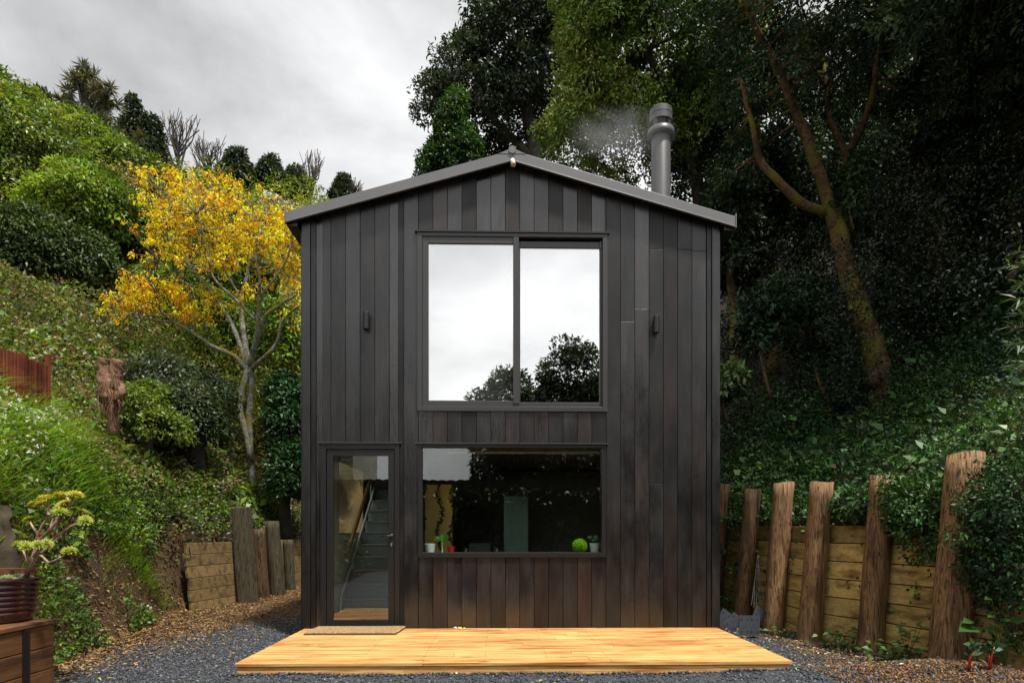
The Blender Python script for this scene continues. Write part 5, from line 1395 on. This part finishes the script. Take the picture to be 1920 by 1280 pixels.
# ---- near ground cover
def reg_cover(n, xlo, xhi, zlo, zhi, cond):
    """points on the slope, denser near the camera"""
    z = zlo*(zhi/zlo)**rng.random(n); x = rng.uniform(xlo, xhi, n)*1.0
    y = z-7.37; k = cond(x, z); return x[k], y[k], z[k]
def ground_normal(x, y):
    e = 0.05; gx_ = (H(x+e, y)-H(x-e, y))/(2*e); gy_ = (H(x, y+e)-H(x, y-e))/(2*e)
    return norm(np.stack([-gx_.clip(-3, 3), -gy_.clip(-3, 3), np.ones_like(gx_)], 1))
def cover(name, n, xlo, xhi, zlo, zhi, cond, m_, pr, leafk, cols, mat_, lift=0.0, patch=1.3, jit=0.25, minL=0.02, wr=0.55):
    x, y, z = reg_cover(n, xlo, xhi, zlo, zhi, cond)
    nr = ground_normal(x, y)
    bumpy = np.clip(0.5+0.5*wob(x, y, 1.1, 21), 0, 1)*lift
    p = np.stack([x, y, H(x, y)], 1)+nr*(bumpy[:, None]+0.02)
    cols = np.array(cols, float); t = (wob(x, y, patch, 31)+0.6*rng.normal(size=len(x))+1.2)/2.4
    ci = np.clip((t*len(cols)).astype(int), 0, len(cols)-1)
    L = np.maximum(leafk*z, minL)
    lv = Leaves(); puffs(lv, p, pr*np.clip(z/8, 0.6, 3), m_, L, L*wr, cols[ci], nr, 0.15, jit)
    o = lv.build(name, mat_); o['kind'] = 'stuff'
    print(name, len(x)*m_); return o
# left bank (broad leaves, brownish scrub above)
cover('bank_scrub', 17500, -17, -5.2, 6.0, 21, lambda x, z: (x < toeL(z)-0.9) & (x > -1.05*z) & ~((x > toeL(z)-1.9) & (z < 8.7)), 8, 0.16, 0.0075, [(0.06, 0.085, 0.025), (0.11, 0.14, 0.035), (0.2, 0.14, 0.08), (0.15, 0.21, 0.03), (0.09, 0.14, 0.03), (0.24, 0.2, 0.09)], M['leaf'], 0.35)
cover('bank_foot_ivy', 2600, -6.2, -4.1, 1.0, 5.0, lambda x, z: (x < toeL(z)+0.05) & (x > toeL(z)-1.6), 6, 0.1, 0.012, [(0.03, 0.06, 0.015), (0.05, 0.09, 0.02)], M['leaf'], 0.15, minL=0.06)
cover('wall_back_cover', 2600, -8.5, -5.2, 9.9, 17, lambda x, z: (x < toeL(z)-0.12) & (x > toeL(z)-1.6), 8, 0.09, 0.0065, [(0.04, 0.06, 0.02), (0.08, 0.11, 0.03), (0.12, 0.18, 0.03), (0.14, 0.12, 0.06), (0.04, 0.055, 0.02)], M['leaf'], 0.3)
cover('bank_ivy', 5200, -6.2, -4.1, 5.0, 10.6, lambda x, z: (x < toeL(z)+0.05) & (x > toeL(z)-1.4) & ~((z > 6.9) & (z < 9.9) & (x > toeL(z)-0.55) & (wob(x, z, 2.5, 9) < 0.25)) & ~((z > 9.4) & (x > toeL(z)-0.9)) & ~((x < -0.775*z) & (x > toeL(z)-0.65) & (z > 5.0) & (z < 6.4)), 7, 0.07, 0.0072, [(0.04, 0.08, 0.016), (0.06, 0.13, 0.02), (0.1, 0.19, 0.025), (0.2, 0.28, 0.035)], M['leaf'], 0.12)
cover('crest_ivy', 4200, -7.5, -4.8, 8.7, 12.5, lambda x, z: (x < toeL(z)-0.45) & (x > toeL(z)-1.9) & (z > 9.0), 7, 0.08, 0.006, [(0.04, 0.075, 0.016), (0.08, 0.16, 0.02), (0.17, 0.27, 0.028), (0.06, 0.11, 0.02)], M['leaf'], 0.25)
# right slope
cover('slope_groundcover', 17000, 3.7, 19, 5.0, 19, lambda x, z: (x > toeR(z)+0.18) & (x < 0.95*z+2.5) & ~((np.abs(x/z-0.60) < 0.055) & (z > 10.6) & (z < 13.2)), 8, 0.15, 0.0085, [(0.016, 0.05, 0.016), (0.025, 0.075, 0.022), (0.04, 0.10, 0.03), (0.06, 0.14, 0.035), (0.03, 0.065, 0.03)], M['gloss_leaf'], 0.3)
cover('slope_broad_leaves', 1500, 3.8, 15, 5.0, 14, lambda x, z: (x > toeR(z)+0.3) & (x < 0.95*z+1.5) & (wob(x, z, 1.2, 44) > -0.1) & ~((np.abs(x/z-0.60) < 0.055) & (z > 10.6) & (z < 13.2)), 4, 0.12, 0.017, [(0.03, 0.08, 0.025), (0.05, 0.12, 0.04), (0.09, 0.18, 0.05), (0.12, 0.2, 0.08)], M['gloss_leaf'], 0.4, wr=0.7)
cover('slope_fine_leaves', 3800, 3.8, 15, 5.0, 16, lambda x, z: (x > toeR(z)+0.2) & (wob(x, z, 1.5, 45) > 0.0) & ~((np.abs(x/z-0.60) < 0.055) & (z > 10.6) & (z < 13.2)), 12, 0.12, 0.005, [(0.05, 0.12, 0.03), (0.1, 0.2, 0.04), (0.14, 0.22, 0.09)], M['leaf'], 0.42)
cover('bank_broad_leaves', 1500, -13, -4.6, 5.4, 15, lambda x, z: (x < toeL(z)-0.4) & (wob(x, z, 1.4, 46) > 0.0), 4, 0.12, 0.016, [(0.05, 0.1, 0.025), (0.09, 0.17, 0.03), (0.17, 0.27, 0.04), (0.2, 0.2, 0.06)], M['leaf'], 0.35, wr=0.65)
cover('wall_top_creeper', 2600, 3.7, 5.6, 5.0, 10.5, lambda x, z: (x > toeR(z)+0.1) & (x < toeR(z)+0.75), 8, 0.11, 0.0078, [(0.03, 0.08, 0.02), (0.05, 0.13, 0.025), (0.10, 0.21, 0.03)], M['gloss_leaf'], 0.3)
# near right bank
cover('bank_creeper', 4200, 3.9, 7.2, 4.2, 5.9, lambda x, z: (x > toeR(z)+0.1) & (x > 4.35), 8, 0.13, 0.0095, [(0.02, 0.055, 0.016), (0.035, 0.09, 0.02), (0.07, 0.14, 0.03), (0.13, 0.16, 0.03)], M['gloss_leaf'], 0.35)
def creeper_shrub(lab, ell, K, cols, base, L=0.0085, leaf='gloss_leaf'):
    d = ell[0][2]
    crown_tree('creeper', lab, 'plant', P(*base), ell, K, 16, 0.1, L*d, L*d*0.5, cols, [([P(*base), P(ell[0][0], ell[0][1], d)], 0.02, 0.008)], group='creepers spilling over the right retaining wall', leaf=leaf, conn=0.08, deep=0.7, low=-0.9)
creeper_shrub('bright green creeper spilling over the sleepers between the two nearest posts', [(1710, 960, 6.2, 45, 50, 0.3), (1730, 1010, 6.1, 28, 50, 0.2), (1690, 940, 6.4, 30, 30, 0.3)], 190, [(0.04, 0.1, 0.02), (0.07, 0.17, 0.03), (0.13, 0.27, 0.04)], (1740, 1000, 6.3))
creeper_shrub('dark leafy creeper covering the bank right of the nearest post', [(1880, 960, 5.3, 50, 90, 0.4), (1900, 1080, 5.2, 45, 80, 0.35), (1850, 1040, 5.4, 30, 60, 0.25)], 420, [(0.02, 0.06, 0.018), (0.035, 0.09, 0.022), (0.055, 0.12, 0.03)], (1900, 1180, 5.2))
creeper_shrub('small creeper sprays crossing the front of the nearest thick post', [(1800, 1000, 5.35, 35, 12, 0.1), (1822, 945, 5.4, 18, 14, 0.1)], 16, [(0.05, 0.12, 0.025), (0.07, 0.16, 0.03)], (1850, 1010, 5.4))
creeper_shrub('creeper sprig hanging on the top of the fifth post from the cabin', [(1672, 905, 6.3, 14, 18, 0.1)], 12, [(0.05, 0.12, 0.025), (0.08, 0.2, 0.03)], (1690, 940, 6.4))
creeper_shrub('green creeper hanging between the third and fourth post from the cabin', [(1600, 945, 7.0, 32, 22, 0.25)], 60, [(0.03, 0.08, 0.02), (0.05, 0.13, 0.03)], (1600, 975, 7.2))
# weeds at the foot of the wall
for (px, py, d, n_, lab) in ((1570, 1195, 6.75, 40, 'leafy weed at the wall foot right of the fourth post'), (1600, 1210, 6.6, 40, 'leafy weed just left of the fifth post'), (1700, 1205, 5.95, 30, 'tall single-stemmed weed before the sleepers by the nearest post'), (1680, 1225, 5.9, 60, 'low spreading weed left of the nearest post'), (1480, 1188, 7.4, 30, 'small weed between the third and the fourth post'), (1655, 1228, 6.0, 35, 'low weed at the base of the fifth post')):
    b = P(px, py+22, d); t_ = thing('weed', lab, 'plant', tuple(b), 'weeds at the foot of the right wall')
    lv = Leaves(); n_ = n_; hgt = 0.24 if 'tall' not in lab else 0.34; sp_ = 0.13 if 'tall' not in lab else 0.05
    p = b+np.stack([rng.normal(0, sp_, n_), rng.normal(0, 0.06, n_), rng.random(n_)*hgt], 1); dd = rdir(n_); dd[:, 2] *= 0.4
    lv.add(p, norm(dd), norm(rdir(n_)*0.5+np.array([0, -0.4, 1])), 0.075, 0.045, (0.07, 0.16, 0.03), 0.3); lv.build('leaves', M['leaf'], t_)
    m = MB()
    for q in p[::4]: m.tube([b+np.array([(q[0]-b[0])*0.3, 0, 0]), q], 0.003, 4, 0, (0.1, 0.14, 0.04))
    m.build('stem', [M['leaf']], t_)
# red-stemmed chard plants and big leaves
for (px, lab) in ((1817, 'red-stemmed leafy plant on the soil by the nearest post'), (1857, 'red-stemmed leafy plant nearest the right edge of the photo')):
    b = P(px, 1268, 4.97); b[2] = H(b[0], b[1])+0.01; t_ = thing('chard_plant', lab, 'plant', tuple(b), 'red-stemmed plants on the soil mound')
    m = MB(); lv = Leaves()
    for k in range(3):
        tip = b+np.array([random.uniform(-0.02, 0.04)+0.015*k, random.uniform(-.03, .03), 0.12+0.03*k]); m.tube([b+rdir(1)[0]*0.006, (b+tip)/2+np.array([-0.008, 0, 0]), tip], [0.0065, 0.006, 0.003], 7)
        lv.add(np.array([tip]*3)+0.01*rdir(3), np.array([[-0.8, -0.3, 0.5], [0.7, -0.4, 0.4], [0.0, -0.2, 1]])+0.3*rdir(3), rdir(3)+np.array([0, -1, 1]), 0.085, 0.05, (0.04, 0.09, 0.03), 0.2)
    m.build('stem', [M['red_stem']], t_, smooth=True); lv.build('leaves', M['gloss_leaf'], t_)
for (px, py, d, s_, lab, n_) in ((1832, 1175, 5.2, 0.26, 'plant with one very large rounded leaf right of the nearest post', 3), (1885, 1165, 5.1, 0.16, 'broad-leaved plant near the right edge above the red stems', 6)):
    b = P(px, 1262, d); t_ = thing('broad_leaf_plant', lab, 'plant', tuple(b), 'broad-leaved plants below the creeper')
    c = P(px, py, d); m = MB(); lv = Leaves()
    for k in range(n_):
        q = c+np.array([random.uniform(-.1, .1)*k*0.5, 0.0, random.uniform(-.05, .05)*k]); ax = np.array([random.choice([-1, 1]), -0.5, random.uniform(-0.1, 0.3)])
        lv.add(q[None], ax[None], np.array([[0.0, -0.6, 1.0]]), s_*(1 if k == 0 else 0.6), s_*0.62*(1 if k == 0 else 0.6), (0.045, 0.10, 0.022), 0.1, 0.08)
        m.tube([b, (b+q)/2+0.03*rdir(1)[0], q], 0.004, 5, 0, (0.06, 0.1, 0.03))
    lv.build('leaves', M['leaf'], t_); m.build('stem', [M['leaf']], t_)
# narrow-leaved shrub poking in at the right edge
b = P(1990, 760, 5.6); t_ = thing('narrow_leaved_shrub', 'shrub with long narrow leaves poking in at the right edge of the photo', 'shrub', tuple(b))
m = MB(); lv = Leaves()
for k in range(9):
    a = P(1975, 700-28*k, 5.6+0.1*random.random()); tip = P(1900+random.uniform(-14, 14), 705-28*k+random.uniform(-15, 10), 5.5+0.2*random.random())
    m.tube([a, tip], [0.008, 0.004], 5); tt = rng.random(26)[:, None]; q = a+(tip-a)*tt; dd = norm((tip-a)[None]*1.2+0.5*rdir(26))
    lv.add(q, dd, rdir(26)+np.array([0, -.3, 1]), 0.14, 0.018, (0.09, 0.15, 0.06), 0.25, 0.1)
m.tube([b, P(1975, 480, 5.6)], [0.02, 0.01], 6); m.build('stem', [M['bark_brown']], t_); lv.build('leaves', M['leaf'], t_)
# small understorey trees on the dark slope
def under(lab, ell, base, cols=((0.03, 0.06, 0.03), (0.045, 0.085, 0.04), (0.06, 0.1, 0.045)), K=150):
    d = ell[0][2]
    crown_tree('understorey_tree', lab, 'tree', P(*base), ell, K, 22, 0.2, 0.13, 0.06, list(cols), [([P(*base), P((base[0]+ell[0][0])/2-8, (base[1]+ell[0][1])/2, d), P(ell[0][0], ell[0][1], d)], 0.035, 0.015)], 'bark_brown', 'small trees under the dark forest', 'gloss_leaf', conn=0.1, deep=0.6)
under('slender young tree with a thin bent stem right of the cabin eave', [(1425, 590, 12.5, 40, 45, 0.6), (1410, 640, 12.5, 28, 30, 0.5), (1460, 560, 12.7, 30, 30, 0.5)], (1445, 745, 12.5))
under('leafy young tree left of the leaning trunk', [(1520, 620, 13.6, 42, 45, 0.7), (1545, 665, 13.6, 26, 32, 0.5), (1500, 560, 13.8, 40, 30, 0.6)], (1545, 740, 13.3), K=190)
under('pale-leaved low tree beside the cabin wall below the eave', [(1362, 725, 12.0, 22, 26, 0.5)], (1365, 790, 12.0), ((0.07, 0.12, 0.04), (0.12, 0.18, 0.06)), 70)
under('leafy climber clump on the trunk just right of the fork', [(1600, 340, 12.8, 22, 30, 0.3), (1590, 380, 12.8, 20, 24, 0.3)], (1600, 430, 12.9), ((0.05, 0.1, 0.03), (0.07, 0.13, 0.035)), 50)
under('dark leafy young tree right of the leaning trunk', [(1740, 600, 14.5, 50, 50, 0.8), (1780, 640, 14.5, 45, 40, 0.7), (1690, 540, 14.8, 40, 40, 0.7)], (1730, 740, 14.5), K=200)

# ---- grasses on the near left bank
VV, CC2 = [], []
def grass_patch(n, xlo, xhi, zlo, zhi, cond, h0, h1, w_, col, lean):
    z = rng.uniform(zlo, zhi, n); x = rng.uniform(xlo, xhi, n); k = cond(x, z); x, z = x[k], z[k]; y = z-7.37
    t = rng.random(len(x)) < 1
    p = np.stack([x, y, H(x, y)-0.01], 1)
    q_ = wob(x, z, 2.3, 91); L_ = np.array(lean)*(rng.uniform(0.3, 1.4, (len(x), 1))+0.5*q_[:, None])+0.5*rdir(len(x))*[1, 1, 0]+np.stack([0*q_, 0.5*wob(x, z, 1.7, 92), 0*q_], 1)
    c_ = np.tile(np.array(col, float), (len(x), 1))*(1+0.35*wob(x, z, 2.9, 93))[:, None]; dr_ = rng.random(len(x)) < 0.1; c_[dr_] = (0.32, 0.27, 0.11)
    blades(VV, CC2, p, rng.uniform(h0, h1, len(x))*(1+0.35*q_).clip(0.4, 1.6), L_, w_, c_)
grass_patch(7000, -7.4, -4.9, 5.4, 9.0, lambda x, z: (x < toeL(z)-0.65) & (x > toeL(z)-1.9), 0.25, 0.6, 0.017, (0.23, 0.38, 0.05), (0.75, -0.25, 0))
grass_patch(4200, -6.2, -4.2, 5.3, 9.6, lambda x, z: (x < toeL(z)-0.15) & (x > toeL(z)-1.2) & (wob(x, z, 2.0, 77) > -0.15), 0.12, 0.34, 0.009, (0.24, 0.37, 0.06), (0.8, -0.3, 0))
grass_patch(2600, -6.3, -4.9, 7.6, 9.5, lambda x, z: (x < toeL(z)-0.02) & (x > toeL(z)-1.15) & (np.abs((toeL(z)-x)-(9.6-z)*0.6-0.1) < 0.28), 0.15, 0.36, 0.011, (0.22, 0.38, 0.05), (0.9, -0.3, 0))
grass_patch(1700, -8.6, -6.0, 8.6, 11.5, lambda x, z: (x < toeL(z)-1.0) & (wob(x, z, 1.3, 78) > 0.2), 0.2, 0.5, 0.014, (0.11, 0.2, 0.035), (0.3, -0.2, 0))
grass_patch(900, 4.0, 6.5, 5.2, 10.5, lambda x, z: x > toeR(z)+0.3, 0.15, 0.35, 0.012, (0.03, 0.08, 0.02), (-0.6, -0.3, 0))
o = build_blades(VV, CC2, 'long_grass', M['grass']); o['kind'] = 'stuff'
# bright grass behind the rusty fence
VV, CC2 = [], []
grass_patch(2600, -9.4, -6.3, 8.15, 10.2, lambda x, z: (x < toeL(z)-1.4) & (x > toeL(z)-3.9) & (z > 8.3), 0.25, 0.5, 0.02, (0.17, 0.38, 0.03), (0.3, -0.3, 0))
o = build_blades(VV, CC2, 'fence_grass', M['grass']); o['kind'] = 'stuff'
# white flowers
n_ = 620; z = rng.uniform(6.0, 9.4, n_); x = toeL(z)-rng.uniform(0.8, 2.0, n_); y = z-7.37
p = np.stack([x, y, H(x, y)+rng.uniform(0.22, 0.45, n_)], 1)
lv = Leaves(); q = np.repeat(p, 5, 0); lv.add(q, norm(rdir(len(q))+np.array([0, -.2, -0.3])), rdir(len(q)), 0.036, 0.02, (0.8, 0.82, 0.78), 0.05)
o = lv.build('white_flowers', M['flower']); o['kind'] = 'stuff'
# pale flower heads above in the scrub + big leaves
# dry scrub strands on the bank
VV, CC2 = [], []
grass_patch(1600, -10, -5.4, 7, 13, lambda x, z: (x < toeL(z)-1.1), 0.2, 0.6, 0.008, (0.24, 0.15, 0.08), (0.7, -0.4, 0))
grass_patch(500, -5.6, -4.4, 5.4, 9.4, lambda x, z: (x < toeL(z)+0.0), 0.15, 0.4, 0.006, (0.28, 0.2, 0.1), (0.9, -0.4, 0))
o = build_blades(VV, CC2, 'dry_strands', M['grass']); o['kind'] = 'stuff'

# ------------------------------------------------------------------ smoke by the chimney
def smoke():
    c = P(1165, 250, 9.4)
    me_b = MB()
    prof = [(0.001, -1), (0.5, -0.8), (0.85, -0.4), (1, 0), (0.85, 0.4), (0.5, 0.8), (0.001, 1)]
    vs = []; n_ = 20
    for r_, z_ in prof:
        for j in range(n_):
            th = 2*PI*j/n_; vs.append((z_*0.98, r_*0.3*math.cos(th), r_*0.5*math.sin(th)+0.1*z_))
    fs = [(i*n_+j, i*n_+(j+1) % n_, (i+1)*n_+(j+1) % n_, (i+1)*n_+j) for i in range(len(prof)-1) for j in range(n_)]
    me_b.add(vs, fs)
    t = NT('smoke')
    v = t.coord()
    ln = t.n('ShaderNodeVectorMath', {0: t.n('ShaderNodeMapping', {'Vector': v, 'Scale': (1/0.95, 1/0.29, 1/0.48)}).outputs[0]}, operation='LENGTH').outputs['Value']
    fall = t.ramp(ln, [(0.1, 1.0), (0.95, 0.0)])
    nz = t.ramp(t.noise(v, 1.8, 3, 0.5, 0.5), [(0.36, 0.05), (0.75, 1.0)])
    den = t.math('MULTIPLY', t.math('MULTIPLY', fall, nz), 1.7)
    pv = t.n('ShaderNodeVolumePrincipled', {'Color': (0.85, 0.87, 0.9, 1), 'Density': t.math('MULTIPLY', den, 0.95), 'Anisotropy': 0.2})
    t.t.links.new(pv.outputs[0], t.out.inputs[1])
    o = me_b.build('chimney_smoke', [t.m]); o.location = c; o['kind'] = 'stuff'
smoke()

# ------------------------------------------------------------------ behind the camera (seen in the glass)
fb = thing('dark_fence', 'dark corrugated iron shed wall reflected in the door glass', 'fence', (-4, -13, 0))
m = MB(); vs = []; n_ = 150
for i in range(n_):
    x = -9+i*0.1; dz = 0.02*math.sin(i*2.1); vs += [(x, -13+0.03*math.sin(i*1.6), 0), (x, -13+0.03*math.sin(i*1.6), 3.02+dz-0.0*x)]
m.add(vs, [(2*i, 2*i+2, 2*i+3, 2*i+1) for i in range(n_-1)]); o = m.build('iron_sheet', [M['dark_iron']], fb); so2 = o.modifiers.new('t', 'SOLIDIFY'); so2.thickness = 0.03
nh = thing('weatherboard_house', 'cream weatherboard house reflected in the top of the door glass', 'house', (-10, -18, 0))
m = MB()
for k in range(34): m.hexa([(-14, -18.0, k*0.2), (-6.15, -18.0, k*0.2), (-6.15, -18.2, k*0.2), (-14, -18.2, k*0.2), (-14, -18.03, k*0.2+0.19), (-6.15, -18.03, k*0.2+0.19), (-6.15, -18.2, k*0.2+0.19), (-14, -18.2, k*0.2+0.19)])
m.box(-14, -6.17, -23, -18.2, 0, 6.8); m.build('wall', [M['weatherboard']], nh)
m = MB(); m.box(-7.6, -6.7, -18.02, -17.96, 4.2, 5.6); wv = m.build('window', [M['car_glass']], nh)
m = MB(); m.hexa([(-14.3, -23.3, 6.8), (-5.9, -23.3, 6.8), (-5.9, -17.7, 6.8), (-14.3, -17.7, 6.8), (-14.3, -20.6, 8.6), (-5.9, -20.6, 8.6), (-5.9, -20.5, 8.6), (-14.3, -20.5, 8.6)]); m.build('roof', [M['dark_iron']], nh)
def back_tree(x, y, h, r, lab, K=700, holes=0.5):
    t_ = thing('street_tree', lab, 'tree', (x, y, 0), 'trees across the drive reflected in the glass')
    E = [(x, y, h-r, r, r, r), (x-r*0.5, y, h-1.9*r, r*0.9, r, r*0.8), (x+r*0.6, y, h-1.8*r, r*0.85, r, r*0.8), (x, y, h-2.6*r, r*1.1, r, r)]
    c, o = shell(E, K, 0.5, -0.9); lv = Leaves(); puffs(lv, c, 0.3, 20, 0.22, 0.11, (0.025, 0.04, 0.015), o); lv.build('crown', M['leaf'], t_)
    m = MB(); m.tube([(x, y, 0), (x+0.1, y, h*0.4), (x, y, h*0.8)], [0.25, 0.18, 0.06], 8); m.build('trunk', [M['bark_grey']], t_)
back_tree(3.1, -20, 9.6, 1.5, 'rounded dark tree reflected lower right in the upper window')
back_tree(0.2, -20, 8.3, 1.25, 'smaller dark tree reflected low behind the window mullion')
back_tree(5.6, -20.5, 8.6, 1.8, 'dark tree reflected at the right edge of the windows')
back_tree(0.45, -16, 5.6, 1.1, 'dark tree reflected in the middle of the lower window', 400)
back_tree(9, -19, 10, 2.5, 'wide dark tree across the drive at the far right', 900)
back_tree(2.4, -15, 5.0, 1.2, 'low dark tree reflected right of the middle of the lower window', 400)
back_tree(5.0, -15, 5.8, 1.7, 'dark bushy tree reflected at the right of the lower window', 600)
n_ = 5200; x_ = rng.uniform(-8.5, -4.2, n_); y_ = rng.uniform(-15, -6.2, n_)
lv = Leaves(); nn_ = ground_normal(x_, y_); c = np.stack([x_, y_, H(x_, y_)+0.1], 1)+nn_*rng.random((n_, 1))*0.3
puffs(lv, c, 0.2, 8, 0.13, 0.07, np.array([(0.03, 0.05, 0.015), (0.05, 0.08, 0.02), (0.02, 0.035, 0.012)])[rng.integers(0, 3, n_)], nn_)
o = lv.build('drive_bank_scrub', M['leaf']); o['kind'] = 'stuff'
# hedge closing the view low behind
m_ = MB()
lv = Leaves(); n_ = 2200; c = np.stack([rng.uniform(-2.6, 14, n_), rng.uniform(-13.6, -12.8, n_), rng.uniform(0.1, 2.7, n_)], 1); o_ = np.tile([0, 1.0, 0.2], (n_, 1)); puffs(lv, c, 0.25, 12, 0.2, 0.12, (0.03, 0.05, 0.02), o_)
o = lv.build('hedge', M['leaf']); tag(o, 'tall dark hedge across the drive, reflected low in the window', 'hedge')
print('objects', len(bpy.data.objects), 'verts', sum(len(m.vertices) for m in bpy.data.meshes))
